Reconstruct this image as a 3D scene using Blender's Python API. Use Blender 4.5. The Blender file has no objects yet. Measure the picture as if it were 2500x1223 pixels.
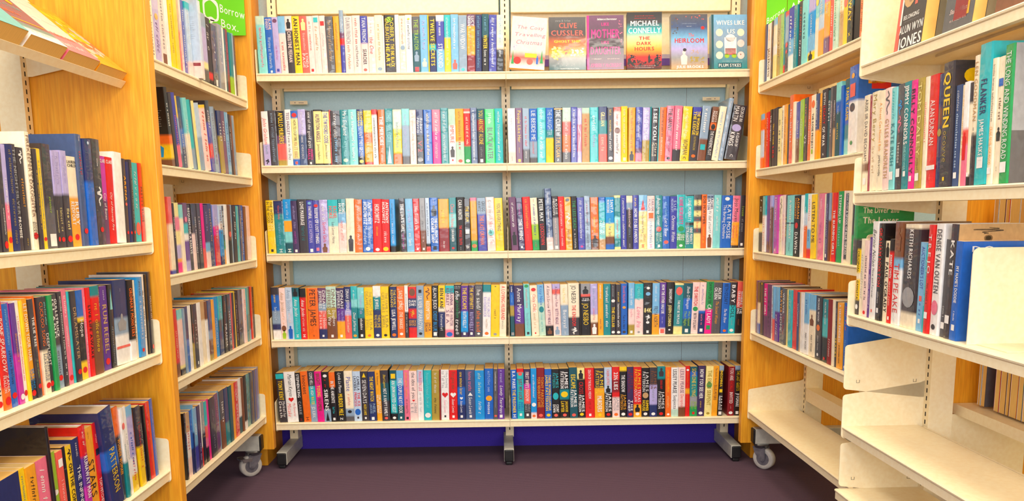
import bpy, math, random
from mathutils import Matrix, Vector
random.seed(7)
SC = bpy.context.scene
COL = SC.collection
PI = math.pi

# ------------------------------------------------------------------ colours
HEX = dict(k=(26,22,25),K=(58,52,60),n=(34,46,104),b=(22,100,200),B=(10,150,228),s=(120,185,232),S=(192,212,238),
 t=(12,136,146),T=(30,186,196),a=(130,214,218),g=(34,156,84),G=(14,214,98),l=(160,200,40),L=(190,222,205),
 y=(252,208,6),Y=(250,232,150),o=(246,110,18),O=(250,168,24),r=(226,22,20),R=(142,16,28),c=(242,96,84),
 p=(240,116,148),P=(240,20,142),q=(250,216,212),v=(98,50,152),V=(184,172,228),m=(112,66,108),w=(246,242,242),
 W=(250,234,206),d=(152,152,158),D=(88,86,92),u=(124,72,44),U=(202,160,112),z=(176,150,58),i=(62,66,172),
 j=(18,84,98),x=(142,166,194),f=(62,84,132),h=(62,42,92),e=(202,52,172))
NAME = dict(k='black',K='charcoal',n='navy',b='blue',B='bright blue',s='sky blue',S='pale blue',t='teal',T='turquoise',
 a='aqua',g='green',G='bright green',l='lime green',L='pale green',y='yellow',Y='pale yellow',o='orange',O='amber',
 r='red',R='dark red',c='coral',p='pink',P='hot pink',q='pale pink',v='purple',V='lavender',m='plum',w='white',
 W='cream',d='grey',D='dark grey',u='brown',U='tan',z='olive gold',i='violet blue',j='dark teal',x='silver blue',
 f='slate blue',h='dark purple',e='magenta')
def lin(c):
    return tuple((v/255/12.92 if v/255 <= .04045 else ((v/255+.055)/1.055)**2.4) for v in c) + (1.0,)
PAL = {k: lin(v) for k, v in HEX.items()}
def mixc(a, b, t): return tuple(a[i]*(1-t)+b[i]*t for i in range(4))

# ------------------------------------------------------------------ materials
def newmat(name, rough=.5, metal=0, coat=0):
    m = bpy.data.materials.new(name); m.use_nodes = True
    b = m.node_tree.nodes['Principled BSDF']
    b.inputs['Roughness'].default_value = rough; b.inputs['Metallic'].default_value = metal
    if coat: b.inputs['Coat Weight'].default_value = coat; b.inputs['Coat Roughness'].default_value = .08
    return m, m.node_tree, b
def noise(nt, scale, detail=3, coord='Object', sc=None):
    tc = nt.nodes.new('ShaderNodeTexCoord'); mp = nt.nodes.new('ShaderNodeMapping'); n = nt.nodes.new('ShaderNodeTexNoise')
    nt.links.new(tc.outputs[coord], mp.inputs[0]); nt.links.new(mp.outputs[0], n.inputs['Vector'])
    if sc: mp.inputs['Scale'].default_value = sc
    n.inputs['Scale'].default_value = scale; n.inputs['Detail'].default_value = detail
    return n
def ramp(nt, src, stops):
    r = nt.nodes.new('ShaderNodeValToRGB'); nt.links.new(src, r.inputs[0]); e = r.color_ramp.elements
    while len(e) < len(stops): e.new(.5)
    for k, (p, c) in enumerate(stops): e[k].position = p; e[k].color = c
    return r
def bump(nt, b, src, strength, dist=.001):
    bp = nt.nodes.new('ShaderNodeBump'); bp.inputs['Strength'].default_value = strength; bp.inputs['Distance'].default_value = dist
    nt.links.new(src, bp.inputs['Height']); nt.links.new(bp.outputs[0], b.inputs['Normal']); return bp
def noisy(name, c1, c2, rough, scale, sc=None, bs=.1, bd=.001, metal=0):
    m, nt, b = newmat(name, rough, metal)
    n = noise(nt, scale, 4, 'Object', sc)
    r = ramp(nt, n.outputs['Fac'], [(.35, lin(c1)), (.65, lin(c2))]); nt.links.new(r.outputs[0], b.inputs['Base Color'])
    if bs: bump(nt, b, n.outputs['Fac'], bs, bd)
    return m
def printed(name, rough, coat, wav):
    m, nt, b = newmat(name, rough, 0, coat)
    at = nt.nodes.new('ShaderNodeAttribute'); at.attribute_name = 'Col'
    oi = nt.nodes.new('ShaderNodeObjectInfo')
    n = noise(nt, 110, 4, 'Object', (1, 1, .6))
    n.noise_dimensions = '4D'; mm = nt.nodes.new('ShaderNodeMath'); mm.operation = 'MULTIPLY'; mm.inputs[1].default_value = 37
    nt.links.new(oi.outputs['Random'], mm.inputs[0]); nt.links.new(mm.outputs[0], n.inputs['W'])
    mr = nt.nodes.new('ShaderNodeMapRange'); mr.inputs['From Min'].default_value = .3; mr.inputs['From Max'].default_value = .7
    mr.inputs['To Min'].default_value = .88; mr.inputs['To Max'].default_value = 1.07
    nt.links.new(n.outputs['Fac'], mr.inputs[0])
    mx = nt.nodes.new('ShaderNodeVectorMath'); mx.operation = 'SCALE'
    nt.links.new(at.outputs['Color'], mx.inputs[0]); nt.links.new(mr.outputs[0], mx.inputs['Scale'])
    nt.links.new(mx.outputs[0], b.inputs['Base Color'])
    if wav:
        n2 = noise(nt, 24, 1.5, 'Object', (1, 1, 1.5)); n2.noise_dimensions = '4D'
        nt.links.new(mm.outputs[0], n2.inputs['W'])
        bp = nt.nodes.new('ShaderNodeBump'); bp.inputs['Strength'].default_value = wav; bp.inputs['Distance'].default_value = .006
        nt.links.new(n2.outputs['Fac'], bp.inputs['Height']); nt.links.new(bp.outputs[0], b.inputs['Coat Normal'])
    return m
M = {}
M['matte'] = printed('printed_cover', .42, 0, 0)
M['gloss'] = printed('laminated_cover', .35, .35, .18)
M['plastic'] = printed('plastic_jacketed_cover', .35, .75, .6)
M['sleeve'] = printed('smooth_plastic_sleeve', .4, .55, .10)
m, nt, b = newmat('book_paper', .85)
at = nt.nodes.new('ShaderNodeAttribute'); at.attribute_name = 'Col'
n = noise(nt, 30, 2, 'Object', (60, 1, 1)); mr = nt.nodes.new('ShaderNodeMapRange')
mr.inputs['To Min'].default_value = .7; mr.inputs['To Max'].default_value = 1.15; nt.links.new(n.outputs['Fac'], mr.inputs[0])
mx = nt.nodes.new('ShaderNodeVectorMath'); mx.operation = 'SCALE'
nt.links.new(at.outputs['Color'], mx.inputs[0]); nt.links.new(mr.outputs[0], mx.inputs['Scale']); nt.links.new(mx.outputs[0], b.inputs['Base Color'])
M['paper'] = m
M['cream'] = noisy('cream_painted_steel', (247,228,190), (251,236,202), .38, 90, None, .04, .0004)
M['slot'] = noisy('dark_slot', (14,12,12), (24,20,18), .8, 30, None, 0)
M['greymetal'] = noisy('grey_painted_steel', (188,186,180), (202,200,192), .4, 60, None, .05, .0004)
M['steel'] = noisy('zinc_plated_steel', (150,150,156), (186,186,190), .3, 30, None, .05, .0005, .85)
M['rubber'] = noisy('black_plastic', (18,17,19), (30,28,30), .45, 60, None, .1, .0005)
M['tyre'] = noisy('grey_wheel_rubber', (186,180,178), (204,198,194), .5, 50, None, .05, .0005)
M['hub'] = noisy('dark_grey_hub', (96,92,104), (120,116,126), .4, 50, None, .05, .0005)
M['steelplate'] = M['cream']
# beech veneer
m, nt, b = newmat('beech_veneer', .42)
n = noise(nt, 14, 5, 'Object', (9, 9, .7)); n2 = noise(nt, 260, 2, 'Object', (1, 1, .06))
r = ramp(nt, n.outputs['Fac'], [(.25, lin((232,150,30))), (.55, lin((243,167,36))), (.8, lin((250,184,56)))])
r2 = ramp(nt, n2.outputs['Fac'], [(.35, (.86,.82,.76,1)), (.6, (1,1,1,1))])
mx = nt.nodes.new('ShaderNodeMix'); mx.data_type = 'RGBA'; mx.blend_type = 'MULTIPLY'; mx.inputs[0].default_value = .8
nt.links.new(r.outputs[0], mx.inputs[6]); nt.links.new(r2.outputs[0], mx.inputs[7]); nt.links.new(mx.outputs[2], b.inputs['Base Color'])
bump(nt, b, n2.outputs['Fac'], .06, .0005); M['wood'] = m
# carpet
m, nt, b = newmat('ribbed_carpet', .97)
n = noise(nt, 900, 2); n2 = noise(nt, 3, 3)
wv = nt.nodes.new('ShaderNodeTexWave'); tc = nt.nodes.new('ShaderNodeTexCoord'); nt.links.new(tc.outputs['Object'], wv.inputs['Vector'])
wv.wave_type = 'BANDS'; wv.bands_direction = 'Y'; wv.inputs['Scale'].default_value = 55; wv.inputs['Distortion'].default_value = 1.2; wv.inputs['Detail Scale'].default_value = 40
ad = nt.nodes.new('ShaderNodeMath'); ad.operation = 'MULTIPLY_ADD'; ad.inputs[1].default_value = .35
nt.links.new(wv.outputs['Fac'], ad.inputs[0]); nt.links.new(n.outputs['Fac'], ad.inputs[2])
r = ramp(nt, ad.outputs[0], [(.3, lin((44,28,46))), (.62, lin((86,60,82))), (.9, lin((126,96,116)))])
nt.links.new(r.outputs[0], b.inputs['Base Color']); bump(nt, b, ad.outputs[0], .8, .003); M['carpet'] = m
M['skirting'] = noisy('purple_carpet_skirting', (52,32,150), (78,52,184), .95, 500, None, .6, .002)
M['cream_wall'] = noisy('warm_cream_wall_paint', (250,222,140), (252,228,152), .7, 160, None, .1, .0006)
M['wall'] = noisy('pale_blue_wall_paint', (194,228,242), (202,234,247), .7, 160, None, .15, .0006)
M['poster_green'] = noisy('green_poster_print', (104,206,16), (110,212,22), .4, 10, None, 0)
M['violet'] = noisy('violet_card', (92,62,150), (104,72,164), .6, 40, None, 0)
M['lilac'] = noisy('lilac_card', (176,164,196), (186,174,204), .6, 40, None, 0)

# ------------------------------------------------------------------ mesh building
class MB:
    def __init__(s): s.v=[]; s.f=[]; s.mi=[]; s.c=[]; s.sm=[]
    def face(s, pts, col=None, mi=0, smooth=False):
        b = len(s.v); s.v += [tuple(p) for p in pts]; s.f.append(tuple(range(b, b+len(pts)))); s.mi.append(mi); s.sm.append(smooth)
        if col is None: col = (1,1,1,1)
        s.c += ([col]*len(pts) if isinstance(col[0], (int, float)) else list(col))
    def add(s, o, m, mi):
        b = len(s.v); s.v += [tuple(m @ Vector(p)) for p in o.v]; s.f += [tuple(i+b for i in f) for f in o.f]
        s.mi += [mi]*len(o.f); s.c += o.c; s.sm += o.sm
    def box(s, x0, x1, y0, y1, z0, z1, col=None, mi=0):
        p = [(x,y,z) for x in (x0,x1) for y in (y0,y1) for z in (z0,z1)]
        for q in ((0,1,3,2),(4,6,7,5),(0,4,5,1),(2,3,7,6),(0,2,6,4),(1,5,7,3)): s.face([p[i] for i in q], col, mi)
    def prism(s, poly, axis, a, b, mi=0, col=None, smooth=False):
        # poly in the two other axes, extruded along axis from a to b
        def P(u, v, w): return {'x':(w,u,v),'y':(u,w,v),'z':(u,v,w)}[axis]
        n = len(poly); s.face([P(u,v,a) for u,v in poly], col, mi); s.face([P(u,v,b) for u,v in reversed(poly)], col, mi)
        for i in range(n):
            p, q = poly[i], poly[(i+1)%n]
            s.face([P(*q,a),P(*p,a),P(*p,b),P(*q,b)], col, mi, smooth)
    def cyl(s, c, r, axis, h, n=24, mi=0, r2=None, col=None):
        r2 = r if r2 is None else r2
        ax = 'xyz'.index(axis); o = [i for i in range(3) if i != ax]
        A=[];B=[]
        for k in range(n):
            t=2*PI*k/n; a=[0,0,0]; a[o[0]]=c[o[0]]+r*math.cos(t); a[o[1]]=c[o[1]]+r*math.sin(t); a[ax]=c[ax]; A.append(tuple(a))
            a=[0,0,0]; a[o[0]]=c[o[0]]+r2*math.cos(t); a[o[1]]=c[o[1]]+r2*math.sin(t); a[ax]=c[ax]+h; B.append(tuple(a))
        s.face(A, col, mi); s.face(B[::-1], col, mi)
        for k in range(n): s.face([A[k],A[(k+1)%n],B[(k+1)%n],B[k]], col, mi, True)
    def build(s, name, mats, parent=None, mat=None, weld=True):
        me = bpy.data.meshes.new(name); me.from_pydata(s.v, [], s.f)
        me.polygons.foreach_set('material_index', s.mi); me.polygons.foreach_set('use_smooth', s.sm)
        ca = me.color_attributes.new('Col', 'FLOAT_COLOR', 'CORNER')
        ca.data.foreach_set('color', [x for c in s.c for x in c])
        for mm in (mats if isinstance(mats, (list, tuple)) else [mats]): me.materials.append(mm)
        if weld:
            import bmesh
            bm = bmesh.new(); bm.from_mesh(me); bmesh.ops.remove_doubles(bm, verts=bm.verts, dist=1e-6)
            bmesh.ops.recalc_face_normals(bm, faces=bm.faces); bm.to_mesh(me); bm.free()
        me.update()
        o = bpy.data.objects.new(name, me); COL.objects.link(o)
        if parent: o.parent = parent
        if mat is not None: o.matrix_local = mat
        return o
def empty(name, mat, parent=None):
    o = bpy.data.objects.new(name, None); o.empty_display_size = .05; COL.objects.link(o); o.matrix_world = mat
    if parent: o.parent = parent
    return o
def tag(o, label, cat, group=None):
    o['label'] = label; o['category'] = cat
    if group: o['group'] = group
def struct(o): o['kind'] = 'structure'; return o
def bevel(o, w=.0015, seg=2):
    md = o.modifiers.new('bev', 'BEVEL'); md.width = w; md.segments = seg; md.limit_method = 'ANGLE'; md.angle_limit = .6
    return o

# ------------------------------------------------------------------ lettering
GL = {}
def glyphs():
    chars = "ABCDEFGHIJKLMNOPQRSTUVWXYZabcdefghijklmnopqrstuvwxyz0123456789'.,&!?½-/"
    for style, off in ((0, 0.0),):
        for ch in chars:
            cu = bpy.data.curves.new('g', 'FONT'); cu.body = ch; cu.resolution_u = 2; cu.offset = off
            o = bpy.data.objects.new('g', cu); COL.objects.link(o)
            me = o.to_mesh(); vs = [(v.co.x, v.co.y) for v in me.vertices]; fs = [tuple(p.vertices) for p in me.polygons]; o.to_mesh_clear()
            if vs:
                x0 = min(v[0] for v in vs); x1 = max(v[0] for v in vs)
            else: x0, x1 = 0, .3
            g = ([(v[0]-x0, v[1]) for v in vs], fs, x1-x0); GL[(ch, 0)] = g
            # bold: the same outline struck three times, slightly offset
            e = .028; n = len(vs); bv = []; bf = []
            for k, (dx, dy) in enumerate(((0, 0), (e*2, 0), (e, e*.5))):
                bv += [(v[0]-x0+dx, v[1]*.99+dy) for v in vs]; bf += [tuple(i+k*n for i in f) for f in fs]
            GL[(ch, 1)] = (bv, bf, x1-x0+e*2)
            bpy.data.objects.remove(o); bpy.data.curves.remove(cu)
glyphs()
CAP = max(v[1] for v in GL[('H', 0)][0])
def textwidth(t, st):
    w = 0
    for ch in t: w += (CAP*.45 if ch == ' ' else GL.get((ch, st), GL[('x', st)])[2] + CAP*.16)
    return max(w - CAP*.16, .05)
def put_text(mb, t, F, L, T, col, style, slant=0, minx=.42):
    """F maps (along, up) in metres from the centre of the field to 3D; L, T the field's length and thickness"""
    lines = t.split('/'); n = len(lines); pitch = T/n
    o_ = Vector(F(0, 0)); nrm = (Vector(F(1, 0))-o_).cross(Vector(F(0, 1))-o_).normalized()
    for li, s in enumerate(lines):
        s = s.replace('÷', '/')
        nat = textwidth(s, style); low = any(c in 'gjpqy' for c in s)
        cap = min(pitch*(.66 if low else .8), L*1.6/max(len(s), 1)**.9 if len(s) > 1 else L)
        sx = L/(nat/CAP*cap); ls = 0
        if sx < minx: cap *= sx/minx; sx = minx
        if sx > 1.5:
            ls = (L - nat/CAP*cap*1.5)/max(len(s)-1, 1) if len(s) > 1 else 0; sx = 1.5
            ls = min(ls, cap*.4)
        k = cap/CAP; tot = nat*k*sx + ls*(len(s)-1)
        x = -tot/2; yb = (n/2-li-.5)*pitch - cap/2 + (cap*.1 if low else 0)
        for ch in s:
            if ch == ' ': x += CAP*.45*k*sx + ls; continue
            vs, fs, w = GL.get((ch, style), GL[('x', style)])
            P = [F(x + v[0]*k*sx + slant*v[1]*k, yb + v[1]*k) for v in vs]
            if style: m3 = len(P)//3; P = [tuple(p[j] + nrm[j]*.00005*(i//m3) for j in range(3)) for i, p in enumerate(P)]
            for f in fs: mb.face([P[i] for i in f], col)
            x += (w + CAP*.16)*k*sx + ls
def ellipse(a, b, n=14): return [(a*math.cos(2*PI*i/n), b*math.sin(2*PI*i/n)) for i in range(n)]
def scribble(mb, F, L, T, col, rng):
    """rows of illegible small print and, on one charcoal spine, painted highlights: separate pen-like strokes, upright or slanting"""
    cap = min(T*.62, L/4)*rng.uniform(.8, 1.05); x = -L/2; sw = cap*rng.choice((.09, .12, .16)); sl = rng.choice((0, 0, .3)); y0 = -cap/2
    G = lambda a, b: F(a + sl*(b-y0), b)
    def q(a, b, c, d): mb.face([G(a, c), G(b, c), G(b, d), G(a, d)], col)
    def arc(cx, cy, rx, ry, t0, t1, n=7):
        for i in range(n):
            u, v = t0+(t1-t0)*i/n, t0+(t1-t0)*(i+1)/n; k = 1-sw/rx*.9
            mb.face([G(cx+rx*math.cos(u), cy+ry*math.sin(u)), G(cx+rx*math.cos(v), cy+ry*math.sin(v)), G(cx+rx*k*math.cos(v), cy+ry*k*math.sin(v)), G(cx+rx*k*math.cos(u), cy+ry*k*math.sin(u))], col)
    while x < L/2 - cap*.5:
        if rng.random() < .14: x += cap*.5; continue
        w = cap*rng.uniform(.38, .6); xh = cap*.7; k = rng.randrange(7)
        if k == 0: q(x, x+sw, y0, y0+cap); w = sw*1.3
        elif k == 1: arc(x+w/2, y0+xh/2, w/2, xh/2, 0, 2*PI, 12)
        elif k == 2: arc(x+w/2, y0+xh/2, w/2, xh/2, .7, 2*PI-.7, 9)
        elif k == 3: q(x, x+sw, y0, y0+xh); q(x+w-sw, x+w, y0, y0+xh*.7); arc(x+w/2, y0+xh*.68, w/2, xh*.32, 0, PI)
        elif k == 4: arc(x+w/2, y0+xh/2, w/2, xh/2, .2, 2*PI-.9, 9); q(x+sw, x+w-sw, y0+xh*.46, y0+xh*.46+sw*.8)
        elif k == 5: q(x+w*.35, x+w*.35+sw, y0, y0+cap); q(x, x+w*.8, y0+xh-sw, y0+xh)
        else:
            mb.face([G(x, y0+xh), G(x+sw, y0+xh), G(x+w/2+sw/2, y0), G(x+w/2-sw/2, y0)], col); mb.face([G(x+w-sw, y0+xh), G(x+w, y0+xh), G(x+w/2+sw/2, y0), G(x+w/2-sw/2, y0)], col)
        x += w + cap*.16
def shape(mb, s, F, L, T, col, rng):
    a, b = L/2, T/2
    if s == 'o': mb.face([F(x, y) for x, y in ellipse(min(a, b*1.3), min(b, a*1.3))], col)
    elif s in 's': c = min(a, b); mb.face([F(-c,-c*.9), F(c,-c*.9), F(c,c*.9), F(-c,c*.9)], col)
    elif s == 'q': mb.face([F(-a,-b), F(a,-b), F(a,b), F(-a,b)], col)
    elif s == 't': mb.face([F(a,-b*.7), F(a,b*.7), F(-a,0)], col)
    elif s == 'h':
        c = min(a, b)*1.1; pts = []
        for i in range(20):
            t = 2*PI*i/20; hx = 16*math.sin(t)**3/17; hy = (13*math.cos(t)-5*math.cos(2*t)-2*math.cos(3*t)-math.cos(4*t))/17
            pts.append(F(-hy*c, hx*c))
        mb.face([F(-.6*c, 0)] + [], col) if False else None
        ctr = F(0, 0)
        for i in range(20): mb.face([ctr, pts[i], pts[(i+1) % 20]], col)
    elif s == 'f':   # head and shoulders / small standing figure, head towards the start of the field
        r = min(b*.5, a*.35); mb.face([F(-a + r + x, y) for x, y in ellipse(r, r*.85, 10)], col)
        mb.face([F(-a+2*r*.95, -b*.25), F(-a+2*r*.95, b*.25), F(-a+3.1*r, b*.85), F(a, b*.7), F(a, -b*.7), F(-a+3.1*r, -b*.85)], col)
    elif s == 'l':
        N = 26; pts = []
        for i in range(N): u = i/(N-1); pts.append((-a + 2*a*u + a*.12*math.sin(9*u), b*.75*math.sin(14*u)*math.sin(PI*u+.3)))
        wd = min(a, b)*.16
        for p, q in zip(pts[:-1], pts[1:]):
            dx, dy = q[0]-p[0], q[1]-p[1]; l = math.hypot(dx, dy) or 1; nx, ny = -dy/l*wd, dx/l*wd
            mb.face([F(p[0]+nx, p[1]+ny), F(q[0]+nx, q[1]+ny), F(q[0]-nx, q[1]-ny), F(p[0]-nx, p[1]-ny)], col)
def bands(s):
    """'b38a58k' -> [(0,.38,'b'),(.38,.58,'a'),(.58,1,'k')]"""
    out = []; i = 0; t = 0
    while i < len(s):
        c = s[i]; i += 1; n = ''
        while i < len(s) and s[i].isdigit(): n += s[i]; i += 1
        e = int(n)/100 if n else 1.0
        out.append((t, e, c)); t = e
    return out
def stops(bs):
    """list of (t, colour) rows with soft joins"""
    r = [(0.0, PAL[bs[0][2]])]
    for (a, b, c), (a2, b2, c2) in zip(bs[:-1], bs[1:]):
        wd = min(.02, (b-a)*.3, (b2-a2)*.3)
        r += [(b-wd, PAL[c]), (b+wd, PAL[c2])]
    r.append((1.0, PAL[bs[-1][2]])); return r
def parse(it):
    """colour, title flag, start, end, content"""
    c = it[0]; i = 1; ti = False
    if it[i] == '!': ti = True; i += 1
    n = ''
    while it[i].isdigit(): n += it[i]; i += 1
    i += 1; m = ''
    while i < len(it) and it[i].isdigit() and len(m) < 2: m += it[i]; i += 1
    if it[i:i+1].isdigit() and m + it[i] == '100': i += 1; m = '100'
    return c, ti, int(n)/100, int(m)/100, it[i:]
PAPERS = [lin(c) for c in ((250,206,124),(244,192,104),(252,214,142),(238,186,108),(248,200,118))]
def draw_item(mb, it, h, w, mk, rng, wide=.9, horiz=False):
    """mk(t_from_top, up_offset) -> function F for the field centre"""
    c, ti, a, b, s = parse(it); L = (b-a)*h; mid = (a+b)/2*h; col = PAL[c]
    if s.startswith('*'): s = s[1:]; shape(mb, s[0], mk(mid, False), L, w*(1 if s[0] == 'q' else .74), col, rng); return
    if s == '~': scribble(mb, mk(mid, False), L, w*.62, col, rng); return
    if s.endswith('_~') or s == '_~':
        n = max(2, int(L/.006))
        for i in range(n): scribble(mb, mk(mid - L/2 + (i+.5)*L/n, True), w*.8*rng.uniform(.7, 1), L/n*.55, col, rng)
        return
    if s.startswith('_'): put_text(mb, s[1:], mk(mid, True), w*.86, L, col, 1); return
    up = s.replace(' ', '').replace('/', '').isupper(); st = 1 if (up and rng.random() < .65) else 0
    slant = 0 if up else (.28 if rng.random() < .5 else 0)
    nl = s.count('/')+1
    put_text(mb, s, mk(mid, False), L, w*(.66 if nl == 1 else .86), col, st, slant)
SAVE = {}
def make_book(name, w, h, d, spec, near, hard, finish, rng, pack=None, stick=None):
    """spine in the plane y=0 facing -y, x from 0 to w, z from 0 to h; near=+1: the +x cover is the one the camera sees, -1 the -x one"""
    parts = spec.split('|'); bs = bands(parts[0]); items = [p for p in parts[1:] if p]
    stk = []
    root = MB(); rows = stops(bs); tc = .0024 if hard else .0007
    prof = [(0, .0030 if hard else .0012), (.1, .0008 if hard else .0003), (.5, 0), (.9, .0008 if hard else .0003), (1, .0030 if hard else .0012)]
    def lvl(t): return h*(1-t)
    for (t0, c0), (t1, c1) in zip(rows[:-1], rows[1:]):
        if t1 <= t0: continue
        for (u0, y0), (u1, y1) in zip(prof[:-1], prof[1:]):
            root.face([(u0*w, y0, lvl(t1)), (u1*w, y1, lvl(t1)), (u1*w, y1, lvl(t0)), (u0*w, y0, lvl(t0))], [c1, c1, c0, c0], 0, True)
        for x in (0, w):
            y = prof[0][1]; q = [(x, y, lvl(t1)), (x, d, lvl(t1)), (x, d, lvl(t0)), (x, y, lvl(t0))]; cc = [c1, c1, c0, c0]
            if x == 0: q = q[::-1]; cc = cc[::-1]
            root.face(q, cc, 0, False)
    ct, cb = rows[0][1], rows[-1][1]; yi = prof[0][1] + tc
    for z, cc in ((h, ct), (0, cb)):   # board edges and the head of the spine
        for x0, x1 in ((0, tc), (w-tc, w)): root.face([(x0, prof[0][1], z), (x1, prof[0][1], z), (x1, d, z), (x0, d, z)], cc)
        root.face([(u*w, y, z) for u, y in prof] + [(w, yi, z), (0, yi, z)], cc)
    for x0, x1 in ((0, tc), (w-tc, w)): root.face([(x0, d, 0), (x1, d, 0), (x1, d, h), (x0, d, h)], cb)
    root.face([(tc, yi, 0), (w-tc, yi, 0), (w-tc, yi, h), (tc, yi, h)], PAL['w'])
    for x in (tc, w-tc): root.face([(x, yi, 0), (x, d, 0), (x, d, h), (x, yi, h)], PAL['w'])
    e = -.0004
    def mk(mid, horiz):
        zc = h - mid
        if horiz: return lambda a, b: (w/2 + a, e, zc + b)
        return lambda a, b: (w/2 + b, e, zc - a)
    VW = .075
    def mkc(mid, horiz):
        zc = h - mid
        if near > 0: return lambda a, b: (w + .0004, .004 + VW/2 + (a if horiz else b), zc + (b if horiz else -a))
        return lambda a, b: (-.0004, .004 + VW/2 - (a if horiz else b), zc + (b if horiz else -a))
    for it in items:
        if it[0] == '@':
            VW = .075
            if it[1] == '+': VW = min(d*.97, .15) if '*q' in it else .125; it = '@' + it[2:]
            c, ti, a, b2, s = parse(it[1:])
            if s and s[0] not in '*_~': put_text(root, s, mkc((a+b2)/2*h, True), VW*.8, (b2-a)*h, PAL[c], 1)
            else: draw_item(root, it[1:], h, VW, mkc, rng)
        elif not pack and stick and it[0] == stick[0] and stick[1] in it and parse(it)[2] >= .76:
            sm = MB(); draw_item(sm, it, h, w, mk, rng); stk.append((stick[2], sm))
        else: draw_item(root, it, h, w, mk, rng)
    if pack:
        dst, m = pack; dst.add(root, m, {'matte':0,'gloss':1,'plastic':2}[finish])
    else: ob = root.build(name, [M[finish]], weld=False)
    pg = MB(); mg = .003 if hard else .0004; pc = PAPERS[rng.randrange(5)]
    if hard: pc = mixc(pc, lin((246,238,220)), .6)
    pg.box(tc+.0002, w-tc-.0002, yi+.0004, d-(.003 if hard else .0006), mg, h-mg, pc)
    if pack: dst.add(pg, m, 3); return
    p = pg.build('page_block', [M['paper']], parent=ob, weld=False)
    for nm, sm in stk:
        o = sm.build(nm, [M['matte']], parent=ob, weld=False); o['label'] = nm.replace('_', ' ') + ' near the foot of the spine'
    return ob
# ------------------------------------------------------------------ units: local x along the shelf (left to right as faced), y into the shelf
def unitmat(X, Y, sk, side):
    if side == 'C': return Matrix.Translation((X, Y, 0))
    al = Vector((sk, 1, 0)).normalized()
    xa = al if side == 'L' else -al
    ya = Vector((-xa.y, xa.x, 0))
    m = Matrix(((xa.x, ya.x, 0, X), (xa.y, ya.y, 0, Y), (0, 0, 1, 0), (0, 0, 0, 1)))
    return m
U = dict(C=unitmat(-.93, 0, 0, 'C'), L2=unitmat(-.956, -.08, -.0026, 'L'), R2=unitmat(.935, -.10, -.0153, 'R'),
         L1=unitmat(-.934, -1.07, .0145, 'L'), R1=unitmat(.889, -1.07, -.0198, 'R'))
SH = dict(C=[1.502,1.165,.832,.495,.160], L2=[1.398,1.119,.815,.517,.206], R2=[1.435,1.129,.822,.512,.200],
          L1=[.915,.624,.301], R1=[1.336,1.02,.703,.397])
LIP = .028
def add_shelf(root, x0, x1, z, depth, br=(1, 1), bh=.115, th=.0018, flip=False, name='shelf'):
    mb = MB()
    prof = [(0,0),(0,.0185),(.0018,.0200),(-.0022,.0215),(-.0030,.0250),(-.0012,.0275),(.003,.028),(depth,.028),(depth,.002),(depth-.002,.002),(depth-.002,.0262),(.0035,.0262),(.0012,.02),(.0016,.0015),(.016,.0015),(.016,0)]
    mb.prism(prof, 'x', x0, x1)
    mb.box(x0+.14, x1-.14, depth*.55, depth*.55+.012, .021, .0262)
    o = mb.build(name, M['cream'], root, Matrix.Translation((0, 0, z)))
    for k, x in enumerate((x0, x1)):
        if br[k]: add_bracket(o, x - (th if k == 0 else 0), depth, bh, th, 0)
    return o
def add_bracket(par, x, depth, bh, th, z, name='end_bracket'):
    mb = MB(); r = .010
    pts = []
    for cx, cz, a0 in ((-.004+r, -.006+r, 180), ):
        for k in range(5): a = math.radians(a0 + k*22.5); pts.append((cx+r*math.cos(a), cz+r*math.sin(a)))
    pts += [(depth, -.03), (depth+.012, -.03), (depth+.012, bh+.035), (depth, bh+.03)]
    for k in range(5):
        a = math.radians(90 + k*22.5); pts.append((-.004+r+r*math.cos(a), bh-r+r*math.sin(a)))
    mb.prism(pts, 'x', x, x+th)
    for y, zz in ((.03, .012), (depth-.02, .012)):
        for q in ((y, y+.009, zz, zz+.0008), (y, y+.0008, zz, zz+.008), (y+.008, y+.009, zz, zz+.008)):
            mb.box(x-.0003, x+th+.0003, q[0], q[1], q[2], q[3], mi=1)
    return mb.build(name, [M['cream'], M['slot']], par, Matrix.Translation((0, 0, z)))
def add_upright(root, x, y, z0, z1, w=.03, d=.06, slots_back=False):
    mb = MB(); mb.box(x-w/2, x+w/2, y, y+d, z0, z1)
    z = z0 + .03
    while z < z1 - .02:
        mb.box(x-.0022, x+.0022, y-.0005, y+.001, z, z+.0115, mi=1); z += .0215
    return mb.build('upright', [M['cream'], M['slot']], root)
def add_panel(root, x0, x1, y0, y1, z0, z1, name='end_panel'):
    mb = MB(); mb.box(x0, x1, y0, y1, z0, z1); return bevel(mb.build(name, M['wood'], root), .003, 3)
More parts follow.
